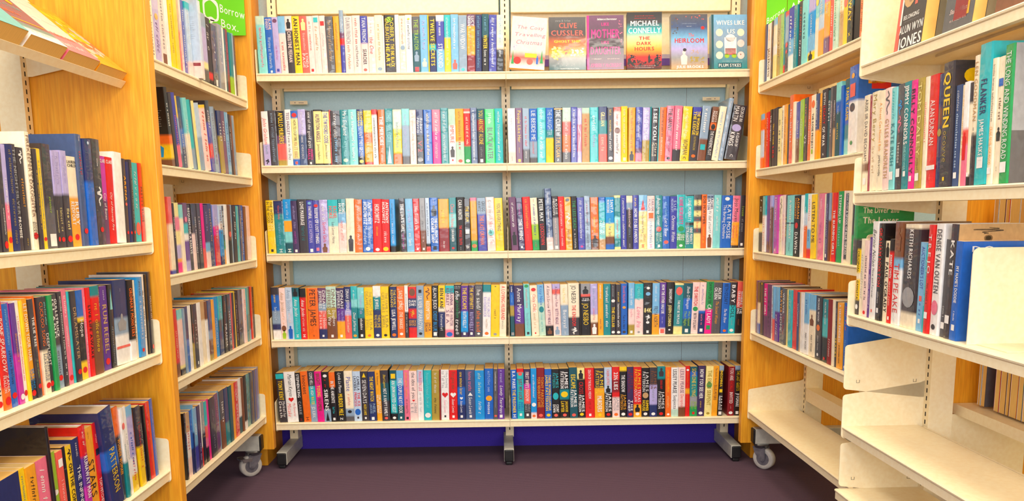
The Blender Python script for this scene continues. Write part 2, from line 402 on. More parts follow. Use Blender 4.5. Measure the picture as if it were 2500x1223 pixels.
def add_caster(root, x0, y0, zt, phi, pedal):
    """braked swivel caster under a base foot, wheel rolling along local y, zt = underside of the foot"""
    x = y = 0; T = Matrix.Translation((x0, y0, 0)) @ Matrix.Rotation(math.radians(phi), 4, 'Z')
    o = MB(); o.cyl((x, y, zt-.005), .030, 'z', .005, 28); o.cyl((x, y, zt-.016), .026, 'z', .011, 28, r2=.030)
    c = o.build('caster', M['steel'], root, T)
    w = MB(); R = .042; cy = y - .014; cz = R
    pr = [(-.014, .026), (-.015, R-.004), (-.011, R), (.011, R), (.015, R-.004), (.014, .026)]
    N = 40
    for k in range(N):
        a, b_ = 2*PI*k/N, 2*PI*(k+1)/N
        for (x0, r0), (x1, r1) in zip(pr[:-1], pr[1:]):
            w.face([(x+x0, cy+r0*math.cos(a), cz+r0*math.sin(a)), (x+x1, cy+r1*math.cos(a), cz+r1*math.sin(a)),
                    (x+x1, cy+r1*math.cos(b_), cz+r1*math.sin(b_)), (x+x0, cy+r0*math.cos(b_), cz+r0*math.sin(b_))], None, 0, True)
    wh = w.build('wheel', M['tyre'], c)
    h = MB(); h.cyl((x-.0135, cy, cz), .0305, 'x', .027, 32); h.cyl((x-.024, cy, cz), .006, 'x', .048, 16)
    h.build('hub', M['hub'], wh)
    f = MB()
    for s in (-1, 1):
        xx = x + s*.019
        f.prism([(y+.026, zt-.014), (y-.024, zt-.014), (cy-.012, cz+.0), (cy-.004, cz-.010), (cy+.008, cz-.008), (y+.018, cz+.022)], 'x', xx-.0015, xx+.0015)
    f.box(x-.0205, x+.0205, y-.024, y+.026, zt-.0185, zt-.016)
    f.build('fork', M['hub'], c)
    if not pedal: return c
    p = MB(); p.box(x-.021, x+.021, y-.058, y-.012, zt-.028, zt-.0255); p.box(x-.021, x+.021, y-.058, y-.056, zt-.034, zt-.0255)
    p.box(x-.021, x-.019, y-.05, y-.012, zt-.040, zt-.026); p.box(x+.019, x+.021, y-.05, y-.012, zt-.040, zt-.026)
    bevel(p.build('brake_pedal', M['steel'], c), .0008)
    return c

# ---- the room
o = MB(); o.box(-4.2, 4.2, -6, .29, -.05, 0); struct(o.build('floor', M['carpet']))
o = MB(); o.box(-4.2, 2.2, .29, .39, 0, 2.75)
z = .40
o.box(-.93, .93, .2895, .2901, .4385, .440, mi=1); o.box(.745, .7462, .2895, .2901, .2, 1.55, mi=1)
wl = o.build('wall_back', [M['wall'], M['hub']]); struct(wl)
o = MB(); o.box(2.1, 2.2, -6, .29, 0, 2.75); struct(o.build('wall_right', M['cream_wall']))
o = MB(); o.box(-4.2, 2.1, .282, .2898, 0, .21); struct(o.build('baseboard_back', M['skirting']))

# ---- facing bookcase
C = empty('bookcase', U['C']); tag(C, 'wide cream metal bookcase of two bays facing the viewer, standing against the pale blue wall', 'bookcase', None)
for k, z in enumerate(SH['C']):
    add_shelf(C, 0, .9285, z, .20, (1, 0)); s = add_shelf(C, .9315, 1.86, z, .20, (0, 1))
    add_bracket(s, .9291, .20, .115, .0018, 0)
for x in (.012, .93, 1.848): add_upright(C, x, .212, .06, 2.05, .034, .06)
for x in (.012, .924, 1.842):
    f = MB(); f.box(x-.020, x+.020, .004, .272, .014, .066); ft = bevel(f.build('foot', M['greymetal'], C), .002)
    e = MB(); e.box(x-.0185, x+.0185, -.004, .0045, .0155, .0645); e.box(x-.013, x+.013, .002, .03, 0, .0145); bevel(e.build('end_cap', M['rubber'], ft), .004, 3)
for x0, x1 in ((-.092, -.056), (1.912, 1.948)): add_panel(C, x0, x1, .045, .281, .0, 2.05)
for x0, x1 in ((.035, .906), (.954, 1.825)):
    p = MB(); p.box(x0, x1, .205, .222, 1.787, 2.05); bevel(p.build('top_panel', M['cream'], C), .002)
    p = MB(); p.box(x0, x1, .248, .252, 1.50, 1.80); p.build('back_panel', M['cream'], C)
for s, x in ((1, .06), (-1, 1.80)):   # loose bracket arms left on the uprights between the top two shelves
    p = MB(); p.box(min(x, x+s*.07), max(x, x+s*.07), .238, .240, 1.447, 1.461)
    p.cyl((x+s*.02, .2375, 1.454), .002, 'y', .003, 10, mi=1); p.box(min(x+s*.035, x+s*.055), max(x+s*.035, x+s*.055), .2375, .238, 1.4525, 1.4545, mi=1)
    p.build('fixing_plate', [M['cream'], M['hub']], C)
t = MB(); t.box(.95, 1.828, .232, .236, 1.585, 1.612); t.box(.95, 1.828, .232, .236, 1.6121, 1.628, mi=1)
t = t.build('card_strip', [M['violet'], M['lilac']], None, U['C']); tag(t, 'violet and lilac card strip behind the face-out books on the top shelf', 'card strip')

# ---- side bookcases
def side(name, key, far, near, depth, zs, label, panels, bh=.115, post=.065, empties=(), near_br=True):
    s = -1 if key[0] == 'L' else 1       # far end lies at +x for left units, -x for right units
    root = empty(name, U[key]); tag(root, label, 'bookcase')
    fx, nx = far, near
    for k, z in enumerate(zs):
        a, b_ = min(fx, nx), max(fx, nx)
        br = (1, 1) if near_br else ((0, 1) if key[0] == 'L' else (1, 0))
        add_shelf(root, a, b_, z, depth, br, bh, .0025)
    up = [fx + s*.014, nx - s*.014]
    for x in up: add_upright(root, x, depth+.012, .10, 2.05, .03, post)
    for x in up:
        f = MB(); f.box(x-.02, x+.02, .02, depth+.35, .102, .162); ft = bevel(f.build('foot', M['greymetal'], root), .002)
        e = MB(); e.box(x-.0185, x+.0185, .012, .0205, .1035, .1605); bevel(e.build('end_cap', M['rubber'], ft), .004, 3)
    add_caster(root, up[0], .050, .102, 217 if key[0] == 'L' else 135, key[0] == 'L')
    for x0, x1 in panels: add_panel(root, x0, x1, -.026, depth*2+post+.03, .095, 2.05)
    return root
L2 = side('bookcase', 'L2', .020, -.868, .27, SH['L2'], 'cream metal bookcase with beech ends, farther of the two on the left', [(.027, .060), (-.904, -.872)])
R2 = side('bookcase', 'R2', -.030, .905, .20, SH['R2'], 'cream metal bookcase with an empty bottom shelf, farther of the two on the right', [(-.070, -.037)])
L1 = side('bookcase', 'L1', .030, -1.00, .265, SH['L1'], 'cream metal bookcase with a beech end panel, nearer of the two on the left', [(.036, .070)])
R1 = side('bookcase', 'R1', -.020, .93, .205, SH['R1'], 'cream metal bookcase with an empty lower shelf, nearer of the two on the right', [], near_br=False)
bs_ = add_shelf(R1, -.02, .93, .222, .23, (0, 0)); bs_.location.y = -.012
add_bracket(R1, -.0225, .205, .115, .0025, .532, 'spare_bracket')
add_bracket(R1, -.0225, .205, .115, .0025, .262, 'spare_bracket')
r = MB(); r.box(-.01, .90, .212, .262, .272, .322); r.build('cross_rail', M['cream'], R2)
r = MB(); r.box(0, .92, .208, .214, .40, .425); r.build('back_rail', M['cream'], R1)
# near right bookcase: tall end bracket of its top shelf
b_ = MB(); b_.prism([(-.004, .0), (.205, -.03), (.217, -.03), (.217, .30), (-.004, .30)], 'x', -.0199, -.0172); b_.build('tall_end_bracket', M['cream'], R1, Matrix.Translation((0, 0, 1.336)))
ROWS = r"""
@C1 C 0
2.3 34.7 -1.4 205 0|L15a|p20-90~
34.7 61.7 -1.5 205 0|b|q3-22ELAINE/EVEREST|S!35-90Wartime at Woolworths|w94-98*s
61.7 84.4 -1.6 205 0|V|m3-10*o|e50-75~|i91-96*s
84.4 111.4 -1.7 205 0|s30q|r45-95~
111.4 137.6 -1.8 205 0|q25K|q27-80CHRISTINE FEEHAN|k5-22*f
137.6 165.4 -1.7 205 0|y|k!3-85AN HONEST MAN
165.4 192.4 -1.7 205 0|c|q30-60~|Y5-25*f|q65-90LYNDA/PAGE
192.4 214.4 -1.7 205 0|q|c10-60~|r92-97*s
214.4 238.7 -1.7 205 0|q|T3-12*s|U18-60~
238.7 260.7 -1.6 205 0|q|r5-22*s|d30-60~
260.7 288.9 -1.3 205 0|D|U!5-78The Memory of Lost Secrets
288.9 310.9 -1.0 205 0|O|u10-60~
310.9 327.5 -0.8 228 0|x35m45r55i|w8-35~
327.5 358.4 -0.7 205 0|q|d3-48DAWN FRENCH|o50-95~
358.4 388.2 -0.6 205 0|q|c5-50~|k52-92~
388.2 414.5 -0.5 205 0|i48q|w3-46TANA FRENCH|k!58-85SEARCHER|c92-97*o
414.5 441.5 -0.4 205 0|q|c5-30~|r!35-65the One
441.5 470.5 -0.4 205 0|W|U15-80~|x90-96*o
470.5 476.4 -0.3 205 0|w
476.4 517.0 -0.3 205 0|k20K|l3-12*o|y5-46ROBERT/GALBRAITH|y!50-90THE INK BLACK/HEART
517.0 532.5 -0.3 205 0|w
532.5 555.7 -0.3 205 0|W|c5-50~|x52-60*o
555.7 580.8 -0.3 205 0|w|k8-60~|y5-9*o
580.8 609.9 -0.2 205 0|D30j|l!5-60THE TRAITOR|x62-80*f|r90-98*s
609.9 638.9 -0.2 205 0|s|V10-60~|W75-90*f
638.9 642.8 -0.1 205 0|y
642.8 669.9 -0.1 205 0|K50T60n|y!5-88TWELVE SECRETS
669.9 700.1 0.0 205 0|w10i60s|w5-40~|w!50-92STRANDED
700.1 724.2 0.1 205 0|T40y|w5-90~
724.2 753.2 0.2 205 0|s|w5-60~|c78-95*f
753.2 784.3 0.4 205 0|x|w!15-60WAR WIDOW|T93-98*o
784.3 815.3 0.5 205 0|m20O70R|w3-20LUCY/GREEN|c25-70~|R75-95*f
815.3 839.7 0.7 205 0|n|s3-95~
839.7 865.7 0.8 205 0|j40k|y!36-60WINTER|s5-30~|w62-90~
865.7 894.9 1.0 205 0|i|w5-92~
894.9 922.0 1.0 205 0|W60k|s5-50~|w62-75~
@C2 C 1
6.1 31.4 -1.2 204 0|w60V|c12-60John Grisham|x62-80~|k88-97*l
31.4 60.4 -0.9 204 0|K|x5-95~
60.4 94.8 -0.7 204 0|k45m60c90z|y!3-60APOLLO MURDERS|c62-88CHRIS HADFIELD
94.8 116.5 -0.6 204 0|w|m5-45TESS HADLEY|k!47-90Late in the Day
116.5 141.9 -0.5 204 0|b14Y88b|r4-12*o|k!17-55HOW TO STOP TIME|U57-86MATT HAIG|c93-98*s
141.9 170.9 -0.3 204 0|V45f|w5-90~
170.9 195.8 -0.2 204 0|K|w!3-68one of the good guys|P70-90ARAMINTA/HALL|w94-98*s
195.8 201.2 -0.2 204 0|k
201.2 231.4 -0.2 204 0|k3Y97k|m!8-58ALPERTON ANGELS|k62-90Janice Hallett
231.4 259.2 -0.2 204 0|k3Y97k|i!5-60THE TWYFORD CODE|k62-88Janice Hallett
259.2 264.1 -0.2 204 0|r
264.1 300.4 -0.2 204 0|K|w5-50~|s50-95~
300.4 331.9 -0.2 204 0|t|w!3-46Mrs England|a50-83STACEY HALLS|L88-95*o
331.9 363.8 -0.2 204 0|a|w5-95~
363.8 388.8 -0.3 204 0|n20b85k|y4-30SOPHIE/HANNAH|w!32-87HAVEN'T THEY GROWN|y91-97*o
388.8 420.3 -0.5 204 0|y40o60O95r|W5-90~
420.3 440.9 -0.5 204 0|r10w|k15-90~
442.2 467.7 0.3 204 0|o|w!12-65THE MERCIES|w70-98~
467.7 498.0 0.3 204 0|t|a!8-60THIS LOVELY CITY|S65-98*t
498.0 531.2 0.3 204 0|W35y80o|t20-70~
531.2 561.5 0.2 204 0|a30x85D|V10-80~
561.5 586.5 0.1 204 0|q|U5-95~
586.5 614.4 0.1 204 0|n45k|w15-42Robert/Harris|r!50-85V2|d88-96*o
614.4 647.2 -0.1 204 0|b|y5-85~|w5-95~
647.2 680.0 -0.2 204 0|p40P|w5-55~|q60-95~
680.0 709.6 -0.3 204 0|t|w5-95~
709.6 737.0 -0.4 204 0|L30w|c!30-62IMPURE|D68-88*f|r92-95*s
737.0 768.6 -0.4 204 0|O60L|u5-50~|r52-75~|c92-98*o
768.6 794.1 -0.5 204 0|c5q8r68g|W15-65~|w92-98*o
794.1 819.7 -0.5 204 0|f|w5-95~
819.7 848.8 -0.5 204 0|j20R40K|y!3-65YOU ARE NOT ALONE|d70-88~|w92-98*s
848.8 886.5 -0.5 204 0|G|w5-30~|k!34-92BLACKWATER
886.5 916.9 -0.5 204 0|T|w5-95~
927.0 956.2 -0.7 204 0|w80q|S10-60~|p88-97~
956.2 983.0 -0.6 204 0|m|y!5-62People Like Her|y72-82~|y93-98*s
983.0 1009.7 -0.5 204 0|x75D|r15-70~|w78-95~
1009.7 1039.0 -0.4 204 0|b60x90D|w!4-58LIE BESIDE ME|c60-85~
1039.0 1071.9 -0.3 204 0|T|w3-95~
1071.9 1102.3 -0.2 204 0|b40t55y|S!3-50THE DAUGHTER|y60-90~
1102.3 1135.2 0.0 204 0|k|O2-4*q|w!4-52THE CURFEW|O54-90T.M. LOGAN|w93-97N
1135.2 1168.1 -0.0 204 0|L25c50o80D|w5-95~
1168.1 1192.5 -0.1 204 0|i|w5-95~
1192.5 1210.8 -0.1 204 0|V30p80V|w2-98*l
1210.8 1241.3 -0.3 204 0|L10U|c20-70~
1241.3 1275.5 -0.5 204 0|T|w15-45~|e50-75~
1275.5 1309.6 -0.6 204 0|n25t50c|Y10-35GILLIAN|W55-80~
1309.6 1334.1 -0.6 204 0|K|y4-45~|w45-80~|w90-96*o
1334.1 1363.4 -0.6 204 0|c8q|c12-35~|u37-48*o|k50-85~
1363.4 1387.8 -0.6 204 0|y|W5-85~|W92-98*s
1389.9 1416.4 0.0 204 0|O|o5-75~|k80-98*f
1416.4 1442.6 0.4 204 0|i75m85p|w5-55~
1442.6 1471.0 0.7 204 0|V60z|w!5-60IN TOO DEEP
1471.0 1477.4 0.8 204 0|t
1477.4 1503.1 1.1 204 0|K|w!3-60I SEE YOU|W65-90Clare/Mackintosh
1503.1 1505.7 1.2 204 0|T
1505.7 1531.4 1.7 204 0|o|u5-55~|W55-90~
1531.4 1559.8 2.0 204 0|p|k!5-45THE NANNY|m55-88Gilly Macmillan|k92-97*o
1559.8 1589.4 2.4 207 0|p78K|w5-80~
1589.4 1624.2 3.3 204 0|y|W5-55~|k!60-88WOMAN|k92-97C
1624.2 1656.4 4.4 204 0|i15K|y!8-52THE WOMAN ON/THE LEDGE|z55-80RUTH MANCINI|o88-94*o
1656.4 1689.9 5.6 204 0|x60u|w5-50~|T70-80*s
1689.9 1713.1 7.2 204 0|u30o42k|w8-28SCOTT/MARIANI|k32-42*o|w!45-90THE PANDEMIC PLOT
1713.1 1738.9 8.6 204 0|W|s10-95~
1738.9 1758.2 9.2 232 0|x|w5-95~
1763.4 1813.7 9.4 204 0|K|w3-30GEORGE RR/MARTIN|V35-48*o|w!50-75A CLASH OF/KINGS|w90-95C
@C3 C 2
3.2 32.0 -0.8 204 0|y|k!3-42THE WOMAN/IN THE WOOD|Y44-58JOY/ELLIS|k92-97*s
32.0 68.3 -0.9 204 0|n25t|c8-35Victoria Hislop|s!40-82Those who are loved|w92-98H
68.3 98.6 -0.9 204 0|B38a58a80j|S5-35~|O40-60*q|w92-98H
98.6 121.8 -0.8 204 0|h|V10-52~|e58-85~|w93-98*s
121.8 157.2 -0.5 204 0|K|w!5-48LOVE MARRIAGE|t50-80~
157.2 181.7 -0.4 204 0|i|s3-8*o|w!12-35FAITHFUL|V38-80ALICE HOFFMAN|w92-98*s
181.7 204.9 -0.3 204 0|i|r7-13*o|w!15-82KEEPER OF LOST THINGS|p90-96*s
204.9 236.4 -0.1 204 0|V|w8-40~|r!42-80Spitfire Girls|u82-99*f
236.4 274.8 0.1 204 0|T25a50W|c12-35RACHEL/HORE|D!42-82Last Letter Home
274.8 305.1 0.3 204 0|t25s45q|w8-28RACHEL/HORE|c40-80~
305.1 336.6 0.5 204 0|W|q15-60~|K68-98*f
336.6 366.4 0.8 204 0|o|w5-88~
366.4 406.5 0.9 204 0|b|w5-47ANTHONY/HOROWITZ|S!50-85Moonflower/Murders|w90-97*o
406.5 440.4 0.8 204 0|r|w10-45HOROWITZ|y52-70~|w92-98*o
439.4 471.4 0.9 204 0|r|w5-45ANTHONY/HOROWITZ|w55-85~|y90-98*o
471.4 496.0 -0.0 204 0|B88k|k8-45~|w45-85~
515.3 537.9 -1.3 204 0|K|w!10-62THE LIAR'S GIRL|e65-95~
537.9 567.5 -1.0 204 0|s|V20-60~|w65-90~
567.5 591.7 -0.9 204 0|r|w!15-58Her Sister's Lie|c68-88~|w93-97*s
591.7 614.4 -0.8 204 0|d60u|D15-55~|q72-85~|w93-97*s
614.4 630.4 -0.6 204 0|S85k91c|k8-72~|r93-98*o
630.4 662.4 -0.4 204 0|b|w3-10~|k14-34*f|w!38-84THE GIRL FROM THE/CORNER SHOP|k90-97*s
662.4 703.2 -0.0 204 0|O55R|y20-50~|w80-95~
703.2 731.5 0.0 204 0|t30a55j|c!12-55Close to Home|w58-82CARA HUNTER|r92-96*o
731.5 762.4 -0.2 204 0|k|w5-42CARA HUNTER|r!52-88THE WHOLE TRUTH|w92-98~
762.4 785.9 -0.3 204 0|K|y!14-43THE SCAM|w53-72*s|w90-95B
785.9 813.0 -0.8 204 0|p6O80g|U8-75~|o87-94*o
813.0 850.1 -1.3 204 0|x30i|k6-25GREGG/HURWITZ|o!33-88THE LAST ORPHAN
850.1 883.4 -1.6 204 0|q|d5-35Celia Imrie|c!38-88A Nice Cup of Tea|a60-72*o
883.4 915.6 -1.6 204 0|y|k!10-62YOU ME EVERYTHING|o68-82~
928.3 956.3 -3.0 204 0|m|w10-60~|k65-90*f
956.3 982.9 -3.3 204 0|h|e12-35~|w!40-80THE TWINS|w92-96*s
982.9 1013.4 -3.2 204 0|r|O5-60~|c65-85~
1013.4 1041.3 -3.1 204 0|W50l80g|r2-10~|i12-75~|c85-95~
1041.3 1069.3 -3.0 204 0|k|w3-45PETER MAY|r!50-90LOCKDOWN
1069.3 1097.2 -2.5 234 0|f80q|w5-90~
1097.2 1121.4 -2.2 204 0|K40d|w5-35ROSIE/MEDDON|q40-90~|w92-98*s
1121.4 1145.5 -2.2 204 0|r|w8-55~|q60-95~
1145.5 1173.5 -2.3 204 0|O|k2-8*o|w30-50*l|D60-90~
1173.5 1196.4 -2.3 204 0|k|g!8-60THE LESS DEAD|w62-98~
1196.4 1224.4 -2.2 204 0|i|w5-80~|P92-96*o
1224.4 1248.0 -2.1 204 0|x|c15-50~|D10-95~
1248.0 1280.4 -1.7 204 0|o80u|y8-25~|y38-70~|K72-95*f
1280.4 1307.1 -1.3 204 0|b10T50a80U|s8-40SANTA/MONTEFIORE|w!45-72HERE AND/NOW
1307.1 1341.5 -1.1 204 0|B50Y75u90b|w5-30SANTA/MONTEFIORE|a40-60~|u60-85~
1341.5 1366.9 -1.2 204 0|Y4t40a80t96Y|c45-80~
1366.9 1392.4 -1.6 204 0|i|w5-95~
1390.3 1415.8 -1.2 204 0|W12x25K|q20-60~|x60-80~|w90-98~
1415.8 1438.7 -1.2 204 0|i|y5-22~|w!25-88HOW TO BE FAMOUS
1438.7 1473.1 -0.7 204 0|s30Y|r8-28*t|m!32-70One Summer in Paris|U72-86SARAH/MORGAN|r92-97H
1473.1 1503.7 -0.7 204 0|q48w|m6-28SARAH/MORGAN|o32-42*s|x45-90~|P92-97H
1503.7 1534.3 -1.0 204 0|t|w!5-55Beach House Summer|c58-68*o|L70-86SARAH/MORGAN|w92-97*s
1534.3 1563.7 -0.9 204 0|b|s5-40~|w!42-76Let It Snow|c84-91*o
1563.7 1591.0 -0.6 204 0|i|S5-30SUE/MOORCROFT|w!36-86Christmas Wishes
1591.0 1624.9 -0.5 204 0|T70g|P5-55LIANE MORIARTY|g58-68*o|w!73-85_APPLES/NEVER/FALL|w92-97*o
1624.9 1659.4 -0.4 204 0|T50k56t|w5-48LIANE MORIARTY|w!60-92NINE PERFECT/STRANGERS
1659.4 1688.8 -0.2 204 0|D10Y20D30Y40D50Y62D72Y|k5-40~|r45-70~
1688.8 1709.2 -0.0 204 0|o|k!3-55BOB MORTIMER|y58-90~
1709.2 1737.3 0.3 204 0|x8w|n3-28RACHEL/BURTON|K30-72~|u74-99*f
1737.3 1766.7 0.7 204 0|a|w5-35~|w40-70~
1766.7 1810.1 1.1 204 0|b|w3-10*o|w18-82KATE MOSSE/The Burning Chambers
1810.1 1839.6 1.2 204 0|p50O95k|k5-50Jojo Moyes|c!56-80Someone Else's/Shoes
1839.6 1866.4 1.1 204 0|K|l18-40~|d45-70~|w91-96*s
@C4 C 3
-10.8 19.9 -0.8 203 0|K15b45x70n82w|y14-32~|S38-65~
19.9 44.7 -0.7 204 0|q|U8-45Anna Jacobs|O48-70~|u72-85*o|l82-99*f
44.7 71.9 -0.6 204 0|S|x5-45Anna Jacobs|q50-70~|b74-99*f
71.9 99.1 -0.5 204 0|j18T|k2-17*f|w22-55Anna Jacobs|a58-88~|w91-96H
99.1 123.9 -0.0 204 0|k18r|k2-17*f|w22-55Anna Jacobs|q58-88~|w91-96H
123.9 128.6 0.0 204 0|O
128.6 171.2 0.3 204 0|o|k3-74PETER JAMES|k82-86~|k92-95M
171.2 203.8 0.2 204 0|m30x45c80n|w5-40DINAH/JEFFERIES|q!45-80The Hidden/Palace|w92-96*s
203.8 244.6 -0.0 204 0|L40z60u|u5-40DINAH/JEFFERIES|w!45-75Daughters/of War|w92-97*s
244.6 276.0 0.0 204 0|h40v65O|w5-40DINAH/JEFFERIES|V!45-66Night Train/to Marrakesh|w92-97*s
276.0 302.6 0.1 204 0|n30i45V55c|w5-48DINAH JEFFERIES|W52-90~
302.6 327.4 0.1 204 0|T25a40t|w8-25~|a30-45~|w50-85Dinah Jefferies|O92-97*o
327.4 354.7 0.0 204 0|a40t60k|V!15-52Orphan's Tale|w60-85~|w92-97*s
354.7 389.0 0.2 204 0|y|z!8-55THE NIGHT SHE/DISAPPEARED|z62-84LISA/JEWELL|o92-97*o
389.0 419.9 0.2 204 0|w20t45n|w12-45LISA JEWELL|y!55-80THEN SHE/WAS GONE|w92-97*o
419.9 451.9 0.2 204 0|y|z!12-50THE FAMILY/UPSTAIRS|z55-80LISA/JEWELL|k92-97*o
456.7 483.9 0.1 204 0|n|y!6-40THE FAMILY/REMAINS|w45-85LISA JEWELL|o91-97*o
483.9 514.8 0.2 204 0|o|W8-45SADIE JONES|W!50-82THE SNAKES|w90-95*o
514.8 529.0 0.3 204 0|w50K|k15-48~|w55-90~
529.0 561.1 0.5 204 0|r22n43r62n80r|u3-18*o|w25-38_DAN/JONES|O46-58*l|O!65-77_ESSEX/DOGS
561.1 590.7 0.6 204 0|x|k8-14*s|w!20-85SILVER SPARROW|k90-95*o
590.7 621.6 0.7 204 0|O|u2-24*l|W!28-64REDEMPTION|u70-88JACK/JORDAN
621.6 647.2 0.9 204 0|k|w4-45ALAN JUDD|B!50-88DEEP BLUE|w90-97*s
647.2 673.8 1.1 204 0|y42W50n80k|k5-45BEN KANE|w55-88~
673.8 709.5 1.2 204 0|T15q85p|m5-38SUSANNA/KEARSLEY|m!42-78THE WINTER/SEA|b90-99*o
709.5 736.8 1.2 204 0|k|d2-8_ERIN/KELLY|w!11-28the|g!30-62poison|w!65-88tree|d90-95*o
736.8 766.5 1.1 204 0|v50B90h|y!4-46THE ESCAPE|w50-82RUTH KELLY|w91-96*s
766.5 792.7 1.1 204 0|h|y!4-46THE AFTERPARTY|V52-88RUTH KELLY|w91-96*s
792.7 823.6 1.1 204 0|D|d3-8_ERIN/KELLY|w!10-48he said÷|o!50-90she said|w92-96*o
823.6 856.9 1.3 204 0|t15w|V!24-62THE LILAC GIRLS OF/RAVENSBRUCK|U66-85~|o91-97*o
856.9 891.4 1.2 204 0|y|u48-66~|D2-4*o|d93-98*o
891.4 918.8 1.2 204 0|W|c!3-68A LOVING HUSBAND|D70-88~
926.7 943.3 -0.8 204 0|n15b40z60j|w3-15~|s20-35~|d92-98*s
943.3 982.5 -1.1 204 0|h40v75u|w5-72Annie Murray|u75-98*f
982.5 1009.4 -1.8 204 0|a|g1-7*o|c10-50~|x55-85~|K92-97*s
1009.4 1042.5 -2.6 204 0|W|r5-12*o|c!18-52Only Child|U55-85~|r93-96*s
1042.5 1069.4 -2.7 204 0|s35L|b3-40Kitty Neale|t42-55*o|T57-95~
1069.4 1100.1 -2.2 204 0|q80k|K!3-46A Sister's Sorrow|m50-78KITTY NEALE|u85-97*f
1100.1 1130.7 -1.9 204 0|V10c20q|m!5-44A Daughter's Ruin|m48-78KITTY NEALE|x82-98*f
1130.7 1161.3 -1.6 204 0|W40x|y8-38~|w!50-85Betrayal|w90-98~
1161.3 1205.5 -1.2 204 0|W65K|k4-38JO NESBO|r!42-82THE KINGDOM|w85-97*l
1205.5 1211.6 -1.2 204 0|k
1211.6 1249.6 -1.0 204 0|d20c25k|k5-20*f|w!28-34_THE/THIRST|y38-80JO NESBO|d85-88~
1249.6 1279.1 -1.0 204 0|V60W75u|x5-45~|c48-75~|w78-98*f
1279.1 1300.7 -0.8 204 0|O|w3-30~|y30-65~|u68-88~
1300.7 1329.4 -0.6 204 0|t|a5-12*l|w8-85~
1329.4 1350.3 -0.5 204 0|K|d3-25~|w30-36*o|y!45-85THE CELLAR|w92-97*o
1350.3 1371.1 -0.6 204 0|K|y15-35~|w38-85~|w92-97*o
1371.1 1396.9 -0.6 204 0|b|c5-38David Nicholls|O44-49*o|k!60-88You Are Here|K92-97*o
1400.6 1425.2 -0.4 204 0|s50q80z|w8-45~|p50-68~|w92-97*s
1425.2 1460.3 -0.1 204 0|T30q|a5-35~|p!45-85Love, Iris|d93-97*o
1460.3 1495.2 0.2 204 0|k|w8-13*o|s18-25*o|Y!46-60_84K|w62-72*l|w74-79*o|w92-97*s
1495.2 1524.7 0.3 204 0|s60O|w5-40~|K45-85FREYA NORTH
1524.7 1550.5 0.6 204 0|v40i88q|w!4-60HOW THE OTHER HALF DIE|V66-80~|c90-98*s
1550.5 1581.3 1.0 204 0|k|w!13-40SHADOWPLAY|Y44-85JOSEPH O'CONNOR|w90-93*o
1581.3 1617.0 1.4 204 0|Y3t85Y|w!33-80THIS MUST BE THE PLACE|c5-25*o
1617.0 1652.7 1.6 204 0|j30b70j|w6-50Sheila O'Flanagan|l!55-84What Happened/That Night|w90-97*s
1652.7 1681.0 1.7 204 0|q|r!8-45THE SWITCH|g47-56*o|K60-92BETH O'LEARY
1681.0 1706.8 1.8 204 0|q55b60n|i5-45~|p62-85~|w90-96*s
1706.8 1735.2 2.1 204 0|g53P|k2-42DAWN O'PORTER|w!44-80CAT LADY|g84-92*s
1735.2 1770.9 2.0 204 0|D|w10-33ADLER/OLSEN|O!36-80The Second Woman|d92-96~
1770.9 1802.9 1.6 204 0|b|k3-42BETH O'LEARY|w!50-78The No Show|o92-97*o
1802.9 1830.0 1.8 204 0|K45T|w!5-40BABY|k!43-70DOLL|d74-84~|w91-97*o
1830.0 1855.9 2.4 204 0|c50k|w!18-62WHERE THE/CRAWDADS SING|u68-85~
@C5 C 4
3.5 34.7 -2.5 204 0|K|T2-12*q|y16-55TONY KENT|w!58-90Marked for/Death
34.7 79.1 -2.3 204 0|w|k5-48Marian Keyes|r50-60*h|c!62-88My Favourite/Mistake
79.1 99.5 -2.3 204 0|k|w3-50STEPHEN KING|d!58-85CARRIE|R93-97H
99.5 129.5 -2.4 204 0|o|k!8-45Innocent|k91-97H
129.5 156.0 -2.2 204 0|K30T65x|w!3-48COME HELL OR HIGH|y!50-66WATER|w70-92JD KIRK
156.0 183.6 -1.9 204 0|P|u!4-26BRIGHT|y!28-50YOUNG|u!52-78WOMEN
183.6 211.2 -1.6 204 0|k75x|w5-11*o|r15-33~|w!35-78SIRENS|k80-98*t
211.2 235.3 -1.4 204 0|o30k|w!18-62IN THE ANKENTE|T68-85~|w92-97*s
235.3 268.9 -1.1 204 0|k|w3-42Lynda La Plante|y!45-88MURDER MILE|w92-97Z
268.9 302.6 -0.9 204 0|W75x90D|i12-40Plante|c45-70~|k78-84*o
302.6 333.9 -0.7 204 0|S|K10-38CAMILLA/LACKBERG|r!42-70THE ICE/PRINCESS|b75-88*o|K91-95*s
333.9 362.8 -0.6 204 0|K|y3-12*t|w!17-64SEVEN DAYS|y66-88ALEX LAKE|w92-96*s
362.8 392.9 -0.8 204 0|n|y!10-60THE NIGHT WATCH|x65-85NEIL/LANCASTER|w92-98*s
392.9 415.7 -1.3 204 0|O|u5-30~|W!48-85THE SECRETS/WE LEFT BEHIND
415.7 448.3 -1.4 204 0|K25j60K|y8-34Shari Lapena|w!36-90NOT A HAPPY FAMILY|c92-97*o
450.5 477.5 -0.3 204 0|j20T85k|y6-17*s|w!20-84AN UNWANTED GUEST|w92-97*o
477.5 505.2 -0.3 204 0|s30b70j|w!15-85THE COUPLE NEXT DOOR|w92-96*s
505.2 528.1 -0.3 204 0|p|O3-55~|k58-88~|k93-98*s
528.1 559.4 -0.3 204 0|q|k!3-55the idea of you|r57-62*h|d65-85ROBINNE/LEE
559.4 583.5 -0.0 204 0|S25w|p3-42MAUREEN LEE|d45-85~
583.5 614.9 0.5 204 0|T|a5-80~|w85-95*o
614.9 646.2 0.7 204 0|z|w5-45~|k50-88~
646.2 652.3 0.7 204 0|R
